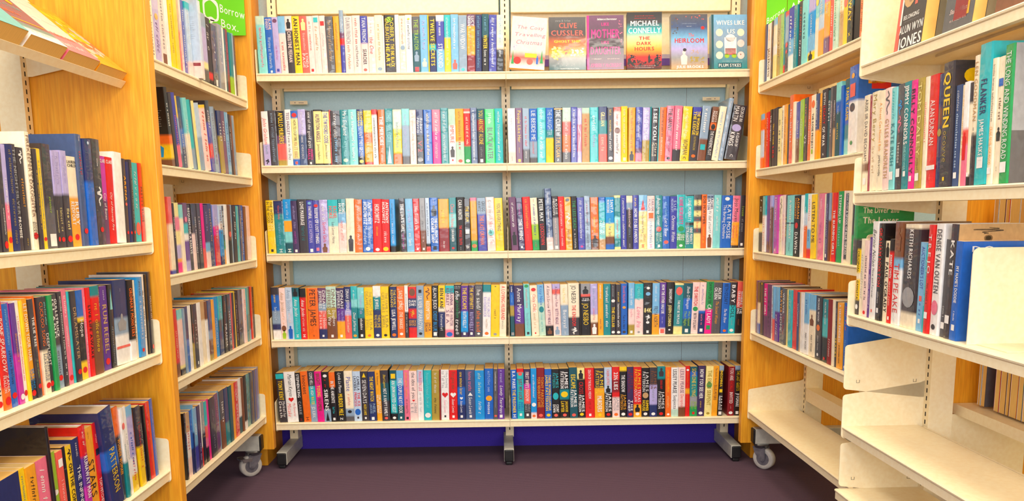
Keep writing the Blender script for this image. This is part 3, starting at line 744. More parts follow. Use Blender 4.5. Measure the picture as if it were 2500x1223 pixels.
652.3 684.9 0.6 204 0|w|d!3-36I Have Something/to Tell You|r44-56*h|p60-85Susan Lewis|K91-95*s
684.9 718.6 0.4 204 0|r|u!4-38Forgive me|w44-55*h|w58-85Susan Lewis|w91-96*s
718.6 751.2 0.1 204 0|n35b70n|y!5-50one minute later|w54-60*h|w62-85Susan Lewis|w91-96*s
751.2 791.1 -0.3 204 0|f|p!4-42home truths|w45-52*t|w54-88Susan Lewis|w91-96*s
791.1 828.5 -0.2 204 0|B|L5-58~|w62-90~
828.5 863.6 0.4 204 0|b|S5-48~|O53-64*o|w66-90~
863.6 880.5 0.6 204 0|D|w5-45~|d48-78~|c91-95*o
880.5 908.3 0.7 204 0|v|V3-28~|w!33-88Lonely Teardrops|w91-97*s
927.6 951.5 -0.8 204 0|b|w3-38B.A. PARIS|y!40-88THE PRISONER|w91-97H
951.5 978.8 -0.6 204 0|r8T|c8-14*o|R!20-62JUST MY LUCK|b66-84ADELE/PARKS|w89-94*s
978.8 1006.7 -0.5 204 0|h30e40c70K|q!6-65FIRST WIFE'S SHADOW|d70-86ADELE/PARKS|w90-95*s
1006.7 1030.3 -0.4 204 0|B88q|w12-60~|w68-76*o|o92-97*o
1030.3 1062.6 -0.4 204 0|R|O!18-78TONY PARSONS/YOUR NEIGHBOUR'S WIFE|c91-97*o
1062.6 1091.2 -0.6 204 0|b|y!12-84THREE WOMEN DISAPPEAR/JAMES PATTERSON|y90-96*o
1091.2 1123.6 -0.9 204 0|k|T8-38JAMES/PATTERSON|T45-65*o|w!72-88COUNT/DOWN|c91-97*o
1123.6 1163.4 -1.1 204 0|k42t62k|w6-40JAMES/PATTERSON|y46-58*o|y!66-88JAILHOUSE/LAWYER|c91-97*o
1163.4 1197.1 -1.4 204 0|j|y!14-42ESCAPE|w44-78JAMES/PATTERSON|c91-97*o
1197.1 1228.2 -1.6 204 0|Y22k|k4-22*f|r28-52CROSS|w54-88JAMES/PATTERSON|y90-96*o
1228.2 1265.6 -1.3 204 0|r|w!4-62DEATH OF THE BLACK WIDOW|R65-85~|w92-97*s
1265.6 1305.5 -1.1 204 0|K40O|y5-50JAMES/PATTERSON|w!56-88MURDERS|y91-97*o
1305.5 1336.6 -1.1 204 0|S50k|c!4-35CAJUN JUSTICE|k36-50*f|w52-88JAMES/PATTERSON|r91-97*o
1336.6 1366.6 -0.9 204 0|r25R50r60q|w!8-45 23½ LIES|d60-86JAMES/PATTERSON|o91-97*o
1366.6 1396.5 -0.8 204 0|y8k|w!16-50THE SHADOW|O55-85JAMES/PATTERSON|w91-97*o
1393.2 1422.7 -0.9 204 0|h|R5-50JAMES/PATTERSON|w!65-88THE/CHEF|r91-97*o
1422.7 1455.6 -0.7 204 0|r75O|y5-44JAMES/PATTERSON|w!45-70TEXAS/OUTLAW|k75-90*f|w91-97*o
1455.6 1487.6 -0.5 204 0|k|w8-48JAMES/PATTERSON|U50-62*o|y!66-88SUMMER/HOUSE|w91-97*o
1487.6 1518.8 -0.5 204 0|K35V75n|u7-43JAMES/PATTERSON|d45-70~|w91-97*o
1518.8 1551.3 -0.6 204 0|t25k|K3-20*f|r27-45CROSS OUT|w50-84JAMES/PATTERSON|r91-97*o
1551.3 1575.0 -0.7 204 0|o|y5-50~|Y58-82~|w93-97*o
1575.0 1605.0 -0.6 204 0|w85L|K4-52LESLEY PEARSE|K!56-84Suspects
1605.0 1632.5 -0.4 204 0|q80u|m4-52LESLEY PEARSE|c!55-82Deception
1632.5 1651.2 -0.5 204 0|r45O55r|o12-45~|o58-85~|w6-10*o
1651.2 1681.3 -0.2 204 0|j10b20t60d80g|y!4-60SOMEONE IS LYING|l70-86JENNY/BLACKHURST|r91-96*s
1681.3 1710.0 0.6 204 0|h|w!7-65HOW YOU SEE HER|y70-84~|w91-97*o
1710.0 1740.0 1.4 204 0|Y|z!8-78THE ESSEX SERPENT|g30-45*o|z92-97*o
1740.0 1763.8 1.4 204 0|O|K!3-35The Devil's Novice|u38-68ELLIS PETERS
1763.8 1783.8 1.0 204 0|x10k|y!10-42INSOMNIA|y45-55*s|w60-88SARAH/PINBOROUGH|w91-98*s
1805.1 1831.4 0.3 204 0|R|q!3-28YOU ARE|r!30-50FATALLY|q!52-75INVITED|q80-86~|w91-97*o
1831.4 1857.7 0.3 204 0|x8k|y!10-50THE LAST GUESTS|w55-82JP POMARE|w91-97*s
@L2a L2 0
-790.4 -753.0 -1.9 216 0|W|O20-24*o|D5-95~
-753.0 -708.3 -1.9 216 0|V|O40-48*o|v50-90~
-708.3 -668.1 -1.9 216 0|q|d10-80~|u85-98*s
-668.1 -639.4 -1.9 216 0|w
-639.4 -610.0 -1.9 216 0|y|z15-80~
-610.0 -578.6 -1.9 216 0|y
-578.6 -556.0 -1.9 216 0|U45o60c
-556.0 -535.1 -1.9 216 0|q|c30-90~
-535.1 -510.3 -1.9 216 0|i|w10-90~
-510.3 -474.0 -1.9 216 0|T10S80q|w10-60~
-474.0 -449.1 -2.0 226 26|S78q|@d20-50_~|@q80-96*s|@R80-84*q
-449.1 -334.2 -2.0 216 0|x20V70Y80k|w85-97*s
-334.2 -279.9 -1.8 216 0|k80r90k|w10-50~
-279.9 -223.3 -1.6 205 0|K|w30-60~|w86-96*s
-223.3 -178.2 -1.6 216 0|d|w20-60~
-178.2 -155.1 -1.5 216 0|w
-155.1 -131.6 -1.5 216 0|j|a20-60~
-131.6 -102.9 -1.4 216 0|R|p20-70~
-102.9 -68.7 -1.4 216 0|t70l
-68.7 -53.8 -1.4 216 0|x50w
-53.8 -36.8 -1.3 216 0|K|c10-50~
@L2b L2 1
-698.4 -672.8 -7.4 218 0|k60o72y90u|w20-50~|@w25-50_~|@B62-88*f
-672.8 -648.4 -7.6 208 0|K
-648.4 -619.2 -7.8 208 0|i70p|p30-90~
-619.2 -598.2 -7.9 208 0|y30x80j
-598.2 -562.5 -8.0 208 0|n45b70n|w50-95~
-562.5 -529.1 -8.1 208 0|a50W|w30-60~
-529.1 -498.3 -8.1 208 0|T70x
-498.3 -480.9 -8.1 208 0|j
-480.9 -458.2 -8.1 208 0|Y
-458.2 -416.1 -8.1 208 0|S50x|r75-85~
-416.1 -367.3 -8.1 208 0|y5q|c8-90~
-367.3 -332.4 -7.5 222 0|K30i60r80i|w10-40~
-332.4 -292.6 -6.9 208 0|x|D10-90~
-292.6 -268.1 -6.4 208 0|K70i
-268.1 -226.4 -5.6 208 0|n40z|w20-50~
-226.4 -187.8 -4.8 208 0|m|w15-50~
-187.8 -152.6 -4.2 208 0|s|b10-80~
-152.6 -130.1 -3.8 208 0|K|w20-60~
-130.1 -111.9 -3.5 208 0|u
-111.9 -88.9 -3.1 208 0|x|a10-80~
@L2c L2 2
-780.6 -758.3 -0.6 200 0|o|r40-90~
-758.3 -727.1 -0.6 220 0|c35W95i
-727.1 -709.7 -0.6 200 0|K|w20-50~
-709.7 -668.0 -0.7 200 0|Y20p40Y60V80O85P
-668.0 -643.6 -0.9 200 0|a20W
-643.6 -609.2 -1.1 200 0|m30T45w55v85V|p20-28*o
-609.2 -577.1 -1.3 200 0|K|w!5-75REQUIEM FOR A KNAVE
-577.1 -550.8 -1.3 200 0|k45q
-550.8 -523.9 -1.3 200 0|K|w20-80~
-523.9 -489.6 -1.3 200 0|K|q20-80~
-489.6 -465.0 -1.4 200 0|P70c
-465.0 -425.4 -1.5 200 0|h60s75q|V10-45~
-425.4 -386.9 -1.6 200 0|n|U8-60~
-386.9 -377.1 -1.6 200 0|b
-377.1 -330.9 -1.3 200 0|V35P50r|w20-60~
-330.9 -295.3 -1.1 200 0|S30w40B85n|R8-50~
-295.3 -271.0 -0.4 200 0|K60g75O|w!8-50THE NIGHT TIGER|c60-70~
-271.0 -242.2 0.5 200 0|w
-242.2 -208.5 0.8 200 0|u60k|c45-55*o
-208.5 -187.0 1.0 200 0|x
-187.0 -147.6 1.3 200 0|K|w10-60~
-147.6 -116.1 1.4 200 0|T
-116.1 -93.3 1.4 200 0|n|w10-60~|c65-90~
-93.3 -60.7 1.5 200 0|b|w10-90~
-60.7 -32.2 1.6 200 0|u
-32.2 11.5 1.2 200 0|q
@L2d L2 3
-779.2 -766.4 -1.0 197 0|j
-766.4 -740.3 -1.0 197 0|r80u|W30-75~
-740.3 -703.4 -0.6 197 0|a15q85Y90k
-703.4 -689.7 -0.3 197 0|x
-689.7 -665.3 0.4 197 0|n50b
-665.3 -640.4 0.3 197 0|w
-640.4 -626.0 0.2 197 0|k60z|c30-60~
-626.0 -592.8 0.1 197 0|K|w25-65~|w90-95*s
-592.8 -558.6 0.0 197 0|w
-558.6 -519.6 -0.1 197 0|U30W
-519.6 -495.6 -0.1 197 0|u30w
-495.6 -462.8 -0.1 197 0|f50x65u90z
-462.8 -437.7 -0.1 197 0|O
-437.7 -394.7 1.3 197 0|B|S!35-85AMERICAN DIRT
-394.7 -350.3 1.5 197 0|T40j60n|S10-40~
-350.3 -313.7 1.6 197 0|k|O10-30~|w!50-90PIRANHA
-313.7 -276.0 1.1 197 0|K|w30-90~
-276.0 -247.1 0.8 197 0|r
-247.1 -222.5 0.9 197 0|K
-222.5 -212.6 0.9 197 0|y
-212.6 -187.4 0.9 197 0|k|q10-90~
-187.4 -130.3 1.1 197 0|K70k
-130.3 -98.3 1.0 197 0|q|c20-60~
-98.3 -65.5 1.0 197 0|T50t
-65.5 -37.6 1.2 197 0|j80s
-37.6 -14.9 1.3 197 0|r|w10-60~
-14.9 14.0 1.5 197 0|K|U20-60~
@L2e L2 4
-759.3 -745.2 0.3 198 0|k|a40-90~
-745.2 -707.0 0.3 198 0|U30w70q|c20-60~
-707.0 -689.6 0.5 198 0|b60n
-690.3 -689.6 0.7 214 5|s40n
-690.3 -654.0 0.7 198 0|s60i|w25-45~
-654.0 -626.6 0.7 198 0|h|V60-90~
-626.6 -614.6 0.5 198 0|w70r
-614.6 -584.4 0.0 198 0|d50k|w20-40~
-584.4 -560.3 -0.4 198 0|T40c60p75k
-560.3 -540.6 -0.6 198 0|P
-540.6 -485.0 -1.3 198 0|K|d20-40~|d60-90~
-485.0 -448.4 -1.2 198 0|m|U10-50~
-448.4 -435.6 -1.2 198 0|s
-435.6 -394.2 -1.1 198 0|D50u|w20-60~
-394.2 -354.9 -0.4 198 0|n60t
-354.9 -320.2 0.2 198 0|j
-320.2 -290.7 0.7 198 0|O
-290.7 -248.3 1.4 198 0|r|w20-75~
-248.3 -210.9 1.4 198 0|w70j
-210.9 -191.8 1.4 198 0|u
-191.8 -159.4 1.5 198 0|k85w
-159.4 -106.1 1.9 198 0|t
-106.1 -71.7 1.8 198 0|D|u20-60~
-71.7 -43.7 1.7 198 0|f
-43.7 -7.9 1.6 198 0|b
-7.9 14.0 1.6 198 0|x
@R2a R2 0
-24.0 -2.1 -0.8 206 0|f
-2.1 40.8 -0.7 206 0|w|c10-30~|k42-90JACI PROBYN
40.8 61.7 -0.8 206 0|K
61.7 98.8 -0.8 206 0|s12W45w60Y|w15-40~
98.8 138.8 -1.4 214 0|z|u20-70~
138.8 170.1 -1.8 206 0|l|z20-70~
170.1 185.4 -2.0 206 0|t85r|w20-60~
185.4 223.2 -2.4 206 0|r8x50K|r50-58*o|r62-68*o|r75-92~
223.2 270.7 -1.7 206 0|i35b50s75w|w12-70~
270.7 302.7 -1.6 206 0|t|W20-70~
302.7 344.2 -1.4 206 0|K|o8-55~|w58-85~
344.2 391.0 -1.4 206 0|a|j20-60~
391.0 442.5 -1.4 206 0|V25B60s85y|w30-62LUCINDA RILEY|k83-97*f
442.5 473.7 -1.4 206 0|b20a40W|y8-22*o
473.7 516.1 -1.4 206 0|s40S60O|W10-50~
516.1 560.0 -1.4 206 0|e25O75m|S5-40Lucinda Riley|w80-92~
560.0 588.4 -1.4 206 0|p10c|q30-80~
588.4 618.8 -1.4 206 0|L|g20-90~
618.8 648.6 -1.4 206 0|W50U|O20-60~
648.6 680.2 -1.4 206 0|W30y|c30-50*o
680.2 716.0 -1.4 206 0|j50k|y!8-70HIDEAWAY|y84-90X
716.0 758.0 -1.4 206 0|j30k
758.0 782.0 -1.4 206 0|y50o|u20-90~
@R2b R2 1
-24.0 6.3 -2.4 200 0|s10o30S80o
6.3 35.9 -2.4 200 0|o|k20-70~|y75-90~
35.9 67.9 -2.4 200 0|r|w10-60~
67.9 91.7 -2.3 200 0|k|w!10-55THE WIDOW|D70-85~
91.7 124.3 -2.1 200 0|K|d8-20~|y!25-62TELL ME YOUR|r!65-85LIES
124.3 151.7 -2.0 200 0|K
151.7 191.9 -1.9 200 0|Y|D20-80~
191.9 207.7 -1.8 200 0|W|k8-55SIMON SCARROW|u60-80~
207.7 239.5 -1.7 200 0|O|u20-80~
239.5 256.5 -1.7 200 0|K|c20-60~
256.5 295.4 -1.6 224 0|o80c|w20-70~
295.4 314.1 -1.6 200 0|W
314.1 353.9 -1.6 200 0|i60u|w30-70~
353.9 388.7 -1.4 200 0|l|w30-60~
388.7 418.9 -1.2 200 0|K|O10-45~|w!58-72V2
418.9 448.4 -1.4 200 0|o|w20-75~
448.4 484.3 -1.7 200 0|W|o8-20*o|K!28-82THE ROSIE PROJECT|l83-90*s
484.3 505.4 -1.7 200 0|f55O|w10-50~
505.4 529.6 -1.7 200 0|O|u20-60~
529.6 573.4 -1.7 208 0|K|w5-22SMITH|r!24-50LEGACY|w!54-82OF WAR|w92-96Z
573.4 593.0 -1.8 200 0|j|w15-45SMITH
593.0 612.4 -1.9 208 0|D|w20-70~
612.4 634.6 -2.0 208 0|K60U|w20-50~
634.6 671.7 -2.0 212 0|a25b40j|w30-45~|y55-80~
671.7 689.9 -2.0 200 0|b
689.9 728.3 -1.9 210 0|j15b60t80a|y!12-55FAMILY GAME
728.3 784.9 -1.9 240 0|b40w|O8-14*o|c20-35*s|K42-52*o|g85-90*o|@+r3-28*s|@+O6-22*o|@+R9-20*o|@O3-8*o|@O11-22*s|@W14-20*s
@R2c R2 2
-24.0 24.4 -1.9 204 0|k50Y65K|w5-35~
24.4 59.7 -2.0 204 0|T35w|o40-90~
59.7 104.7 -2.2 204 0|v80m|u80-95*f
104.7 128.7 -2.3 204 0|V20u|w20-60~
128.7 146.8 -2.3 204 0|s
146.8 186.9 -2.4 204 0|e|w4-42KAREN SWAN|V50-80~|w92-96*s
186.9 205.8 -2.3 204 0|q|k20-60~
205.8 228.1 -2.2 204 0|W|k5-30*l|c40-80~
228.1 253.8 -2.1 204 0|q|c30-80~
253.8 268.2 -2.1 204 0|K|y35-70TAYLOR
268.2 336.8 -0.8 204 0|a|w!8-72A WINTER MEMORY|j45-47*q|j75-95~
336.8 391.7 -0.8 204 0|k|O4-38ADRIAN/TCHAIKOVSKY|r44-54*o|w!60-88DAWN|w90-95*s
391.7 417.6 -0.9 204 0|w
417.6 443.1 -0.9 204 0|T30S50o|w20-60~
443.1 477.3 -1.0 204 0|w55s85r|p8-45~|i55-75~
477.3 522.5 -1.9 204 0|y|k!12-75LISTEN TO ME
522.5 534.3 -1.8 204 0|U
534.3 577.5 -1.3 204 0|p|w8-25~|e40-80~
577.5 594.3 -1.2 204 0|W
594.3 619.2 -1.1 204 0|h|V15-90~|w90-95*s
619.2 630.1 -1.1 204 0|x40u
630.1 638.2 -1.1 204 0|o
638.2 667.5 -1.0 204 0|r|w!25-90THE BURNING GIRLS
667.5 680.5 -0.9 204 0|r80K|O50-80~
680.5 713.8 -0.5 204 0|g|w!5-45STEPPING UP|a50-80~
713.8 723.9 -0.4 204 0|q
723.9 751.1 -0.1 204 0|W3K95W|w3-25Anne Tyler|w!27-88A SPOOL OF BLUE THREAD
751.1 777.7 -0.1 204 0|W
777.7 789.6 -0.1 204 0|K60g
789.6 811.6 -0.1 240 0|g70D|@+W32-42The Diver and|@+W44-53The Lover
@R2d R2 3
-24.0 -4.2 -2.4 197 0|m|w20-80~
-4.2 28.3 -2.4 197 0|K40W80b
28.3 65.3 -2.4 197 0|K|y2-6*o
65.3 101.5 -2.4 197 0|P60m|w!8-60THE IT GIRL
101.5 143.8 -2.4 197 0|m|K10-90~
143.8 166.4 -2.3 197 0|w|k5-30~|r35-90~
166.4 188.7 -2.3 197 0|s60c
188.7 230.5 -2.2 197 0|s45v|w50-90~
230.5 265.6 -2.2 197 0|k45D|O5-46WEAVER|w!48-80HOME
265.6 294.6 -2.2 197 0|D|w8-45WEAVER|r50-85~
294.6 321.2 -2.2 197 0|Y|z10-60~
321.2 354.1 -2.2 197 0|T|w8-60~
354.1 396.4 -2.2 197 0|r|c20-60~
396.4 421.1 -2.2 197 0|f|w20-60~
421.1 433.3 -2.2 197 0|U|D20-60~
433.3 465.3 -2.2 197 0|w
465.3 504.2 -2.2 197 0|s50w|b8-40~|k65-92MARY WOOD
504.2 553.2 -2.2 197 0|s25W|u32-50*f|k65-92MARY WOOD
553.2 600.3 -2.1 197 0|K|w4-40MICHAEL WOOD|o45-55*o|w!62-85Silent Victim|w90-95*o
600.3 645.8 -2.1 197 0|t30T60k|w5-40MICHAEL WOOD|r92-97*o
645.8 679.6 -2.1 197 0|R|w60-90~
679.6 696.2 -2.2 197 0|W
696.2 712.6 -2.4 197 0|K|V10-50~|y!55-85TRACKS
712.6 754.1 -2.4 197 0|O|w!3-60A TERRIBLE KINDNESS|u64-92JO BROWNING WROE
754.1 785.1 -2.4 197 0|b|c5-40~|s55-85~|w92-97*o
@R1b R1 1
-14.0 20.5 -2.2 240 0|W70u80W|D4-68ARISE SIR DAVID BECKHAM|w86-93*s
20.5 27.0 -2.2 240 0|R
27.0 65.8 -2.2 240 0|W|z3-50Mary Berry|U55-85~
65.8 102.5 -2.1 240 0|W|O!12-60A Street Cat Named Bob|k64-85JAMES BOWEN
102.5 136.2 -2.0 240 0|q|D3-25*l|U30-88GYLES BRANDRETH
136.2 163.7 -2.0 240 0|a|T3-30~|t35-76KATE BUSH|w82-90*s
163.7 194.3 -2.0 240 0|D45K|B15-28*l|p30-45*l|w55-75~|w80-88*s
194.3 226.5 -2.0 240 0|t|w3-58JIMMY CONNORS|a!60-82THE OUTSIDER|w83-88*s
226.5 252.6 -2.0 240 0|P|k8-86BILLY CONNOLLY|w88-93*s
252.6 280.4 -2.0 240 0|z|Y4-70TOM DALEY|u72-84~|w86-93*s
280.4 297.6 -1.9 240 0|W|c20-60~
297.6 333.5 -1.9 240 0|r|w22-62ALAN DUNCAN|w80-84*q|w88-93~
333.5 354.4 -1.9 240 0|n30u45n|z48-55*o
354.4 396.8 -1.9 252 0|K|y8-52QUEEN|z55-82~|y92-95*s|@y6-18*o
396.8 418.3 -1.8 205 0|f|w5-25~|S28-84~|w86-92*s
418.3 433.0 -1.8 205 0|W|O10-70~
433.0 451.6 -1.8 205 0|w45c60p|r48-75*f
451.6 462.9 -1.8 205 0|K20W90k|w86-92*s
462.9 481.6 -1.8 250 0|W60K|U5-50LEN GOODMAN|D55-90~
481.6 523.7 -1.7 268 0|T|n25-50FLANKER|w53-84JAMES HASKELL|w80-88*s|@w8-60*f
523.7 540.3 -1.7 235 0|W|K5-50~|O54-84CRAIG REVEL HORWOOD|w86-92*s
540.3 560.0 -1.7 235 0|W|b15-25*s|u32-50~|k55-66*f|k86-90~
560.0 586.9 -1.7 255 0|g|w!5-82THE LONG AND WINDING ROAD|w84-92*s|@+d0-62*q|@+D62-100*q|@k9-14A
@R1c R1 2
-14.0 6.6 -0.9 196 0|K12y44W52y80K|k!14-43ORIGINAL|k!54-79GANGSTA|w86-93*o
6.6 31.1 -0.9 196 0|W|d20-80~
31.1 55.8 -0.8 196 0|q|D20-80~|r92-97*o
55.8 71.7 -0.7 203 0|v|w3-40~|w46-90~
71.7 105.4 -0.5 240 0|w|D8-45Bernie Nolan|D!48-78Now and Forever|c90-93*s
105.4 132.9 -0.4 240 0|k|r5-65GRAHAM NORTON|w70-82~|w87-92*s|@r8-14*o
132.9 158.4 -0.4 200 0|W|k2-20*f|k26-88PAUL O'GRADY
158.4 180.8 -0.4 200 0|k15r|w18-46JOHNNY OWEN|W50-80~|w92-96*s
180.8 222.3 -0.3 240 0|u35s45w|u5-28*f|r40-88TIM PEAKE|d93-97~
222.3 293.3 0.3 238 0|W4K85W|w5-52KEITH RICHARDS|d60-80*o|@k5-25*s
293.3 322.9 0.3 196 0|s|i!5-52AUCTIONEER'S LOT|c60-66*s|i68-84~|w86-91*s
322.9 331.9 0.3 196 0|T|w20-70~
331.9 352.6 0.3 240 0|r|w5-48TREJO|k52-74~|w80-86*s
352.6 386.8 0.8 240 0|w|D5-62DENISE VAN OUTEN|p68-82*o|K90-95*o
386.8 406.3 1.1 206 0|D|w68-80~|w84-92*s
406.3 430.1 1.4 240 0|K|w14-44KATE|w78-88*s|@+U0-100*q|@+K3-8*l|@+u9-15*o|@+k10-14*o
430.1 456.9 1.4 208 0|b|w25-62MY NAME'S DODDIE|w70-80~|w84-90*s|@w4-11DO|@y60-80*s|@i82-98*s
@L1b L1 0
-596.0 -575.3 1.8 200 0|K|l35-65~
-575.3 -559.4 1.6 200 0|K|w60-85~|r90-97*o
-559.4 -544.2 1.5 200 0|V55p80O|w30-70~|r86-92*o
-544.2 -520.9 1.4 200 0|n|z5-95~
-520.9 -503.0 0.7 200 0|K|d!4-66THE NIGHTSILVER|w!68-88PROMISE
-503.0 -480.5 0.7 200 0|K|w3-15*l|O30-60~|y88-96~
-480.5 -462.5 0.6 226 0|W|u!3-72FIREKEEPER'S DAUGHTER|k76-91ANGELINE/BOULLEY|r85-91*o
-462.5 -450.3 0.6 200 0|W|k!5-64AM I NORMAL YET|r84-89*o
-450.3 -439.1 0.6 200 0|K|y20-80~
-439.1 -423.2 0.5 200 0|y|t10-80~|r88-92*o
-423.2 -418.9 0.5 200 0|D
-418.9 -384.1 0.5 212 0|K60D|l50-66~|w86-98*s
-384.1 -373.0 0.5 200 0|V45K|V5-35~|Y60-85~|r88-94*o
-373.0 -347.9 0.5 200 0|V45K|V5-35~|Y58-85~|r89-94*o
-347.9 -322.0 0.4 200 0|V45K|V5-35~|Y60-84~|r88-95*o
-322.0 -283.1 0.4 193 0|W45O|k4-12_LAUREN/CHILD|w50-76RUBY/REDFORT|r86-93*o
-283.1 -257.8 0.3 240 0|f|w2-6CLARE|r15-40~|r84-89*o
-257.8 -223.9 0.3 233 0|n40b|S2-5*o
-223.9 -183.2 0.7 236 0|K|w18-26~|w45-62*l|r83-88*o
-183.2 -155.1 1.5 200 0|e50m|w3-8_CLARE|w!42-72City of Bones
-155.1 -120.2 1.8 200 0|r|w3-8_CLARE|w!40-84City of Heavenly Fire
-120.2 -77.9 1.9 216 0|w
-77.9 -59.2 1.8 200 0|K|O!20-50ARENA|c52-56*o|r86-90*o
-59.2 -43.3 1.8 200 0|n|r86-90*o
-43.3 -29.2 1.7 200 0|K|a10-80~|r86-90*o
-29.2 5.8 1.6 200 0|T|c75-92*o|w10-60~
5.8 24.0 1.6 200 0|r|K!30-75PRETTY RUDE
@L1c L1 1
-643.2 -621.3 -0.4 199 0|W|k!50-85ILLUSION|r90-96*o
-621.3 -598.6 -0.4 199 0|r80o|w!3-64the BONE SPARROW|w68-84ZANA/FRAILLON|r88-96*o
-598.6 -577.2 -0.7 199 0|b|s5-40~|n45-80~|r86-92*o
-577.2 -572.5 -0.7 199 0|e
-572.5 -555.2 -0.8 199 0|v50e|O30-60~|w90-96*o
-555.2 -540.9 -0.9 199 0|w|c15-80~|r88-94*o
-540.9 -533.4 -0.9 199 0|y
-533.4 -513.6 -1.0 199 0|O80K|W!5-62LET DOWN YOUR HAIR|B70-90BRYONY/GORDON|r91-97*o
-513.6 -498.5 -0.9 199 0|K|w!18-48THE LIE TREE|l62-80~|r86-91*o
-498.5 -486.2 -0.8 199 0|o
-486.2 -465.1 -0.4 199 0|K55W|o!5-50CUCKOO SONG|d58-86FRANCES/HARDINGE|r88-94*o
-465.1 -448.1 -0.4 199 0|K|a5-30~|w!38-72DEEPLIGHT|r88-94*o
-448.1 -432.6 -0.3 199 0|g
-432.6 -406.2 -0.3 199 0|K55x|w!5-46GULLSTRUCK/ISLAND|D60-88~|r86-92*o
-406.2 -390.5 -0.2 199 0|K|w5-90~
-390.5 -370.3 -0.2 207 0|p|w5-30~|w38-60~|r90-96*o
-370.3 -362.2 -0.1 199 0|T
-362.2 -340.3 0.0 199 0|K|U!18-75DREAMSLAYER|r86-92*o
-340.3 -310.9 0.9 199 0|b30y35k80y|w!33-52Hope|r86-93*o
-310.9 -299.9 1.1 199 0|p|w10-90~
-299.9 -282.1 1.4 199 0|r|k!20-80LIVE LIFE AWAKE
-282.1 -246.0 1.4 199 0|t12r40u|y20-80~
-246.0 -234.2 1.4 199 0|K|w5-25~
-234.2 -199.2 1.5 199 0|v|w5-18~|U!22-80RUN REBEL|r86-94*o
-199.2 -176.2 1.5 199 0|k|a5-30*t|d50-95~
-176.2 -107.8 1.5 202 0|n45x65w|w10-14~|d40-60*f|c78-81*q
-107.8 -76.9 1.6 199 0|k75w|o!10-70ORDINARY MONSTERS
-76.9 -55.8 1.7 199 0|W|u20-80~
-55.8 -23.3 2.0 204 0|B|k5-25~|w30-80~|r89-94*o
-23.3 -4.8 1.9 207 0|w|k20-80~
-4.8 10.3 1.8 210 0|k
10.3 24.0 1.8 210 0|K|w!30-60HOLLOW CITY|r89-95*o
@L1d L1 2
-720.9 -594.8 -2.3 200 0|n70B|@w15-55_~
-595.1 -573.2 -2.3 200 0|y|t5-90~
-573.8 -538.2 -2.3 200 0|O|k10-40~|w60-95~
-538.9 -494.1 -2.3 200 0|p|w10-80~
-494.2 -485.8 -2.3 258 0|k|u30-50~
-486.2 -461.6 -2.3 200 0|l|w40-46*o
-461.9 -437.6 -2.3 200 0|c|w6-20*s|q30-90~
-437.8 -422.8 -2.3 200 0|k
-423.2 -399.3 -2.3 200 0|y|k4-16*l|k!20-80ON THE COME UP
-399.7 -375.2 -2.3 208 0|n|w3-20~|w!30-80THE INFINITE
-375.6 -348.5 -2.3 225 0|r30v60e|w3-20~|w!30-72RUNAWAY MAN
-349.1 -305.9 -2.3 216 0|O|k5-12~|k35-75STARS
-306.2 -284.8 -2.3 218 0|r|w12-22~|k25-38*s|w60-90TOM MITCHELL
-274.3 -213.3 -7.5 240 8|n40b60n|y40-85PATTERSON
-213.8 -188.7 -2.3 232 0|o30K|O34-72WONDER WOMAN|@w42-62*h|@w10-30_~
-189.0 -170.5 -2.3 226 0|w60t|c10-30*o|t40-60~
-170.7 -153.6 -2.3 222 0|w|d30-60~
-154.1 -119.5 -2.3 218 0|s12V60w80y|r60-90~|b30-70~
-119.7 -107.9 -2.3 205 0|u|c20-70~
-108.3 -79.4 -2.3 205 0|K50y|r20-80~
-79.6 -62.3 -2.3 200 0|K|w20-80~
-62.5 -50.0 -2.3 204 0|k
-50.4 -22.3 -2.3 205 0|r
-22.6 -4.3 -2.3 206 0|b|V10-80~
"""
# ------------------------------------------------------------------ books
UN = dict(C='facing bookcase', L2='far left bookcase', R2='far right bookcase', L1='near left bookcase', R1='near right bookcase')
RN = dict(C=['top','second','third','fourth','bottom'], L2=['top','second','third','fourth','bottom'], R2=['top','second','third','fourth'],
          L1=['upper','middle','bottom'], R1=['top','upper','middle'])
ORD = ['','first','second','third','fourth','fifth','sixth','seventh','eighth','ninth','tenth']
def ordi(n):
    if n <= 10: return ORD[n]
    return '%d%s' % (n, 'th' if 10 < n % 100 < 14 else {1:'st',2:'nd',3:'rd'}.get(n % 10, 'th'))
rows = []; cur = None
for ln in ROWS.strip('\n').split('\n'):
    if ln[0] == '@' and ' ' in ln and ln[1:].split()[-1].isdigit() and '|' not in ln:
        p = ln[1:].split(); cur = dict(n=p[0], u=p[1], s=int(p[2]), b=[]); rows.append(cur)
    else:
        a, spec = ln.split('|', 1); x0, x1, le, h, pr = a.split(); cur['b'].append([float(x0)/1000, float(x1)/1000, float(le), int(h)/1000, int(pr)/1000, spec])
def title_of(spec):
    t = [parse(p)[4] for p in spec.split('|')[1:] if len(p) > 2 and p[1] == '!']
    t = ' '.join(t).replace('_', '').replace('/', ' ').replace('÷', '/').replace('TONY PARSONS', '').replace('JAMES PATTERSON', '').replace('/ ', ' / ').strip()
    return ' '.join(w.capitalize() for w in t.split()) if t and not t.startswith('~') else ''
def colour_of(spec):
    bs = bands(spec.split('|')[0]); w = {}
    for a, b, c in bs: w[NAME[c]] = w.get(NAME[c], 0) + b - a
    ks = sorted(w, key=lambda k: -w[k])[:2]
    return ks[0] if len(ks) == 1 or w[ks[1]] < .15 else ks[0] + ' and ' + ks[1]
seen = set()
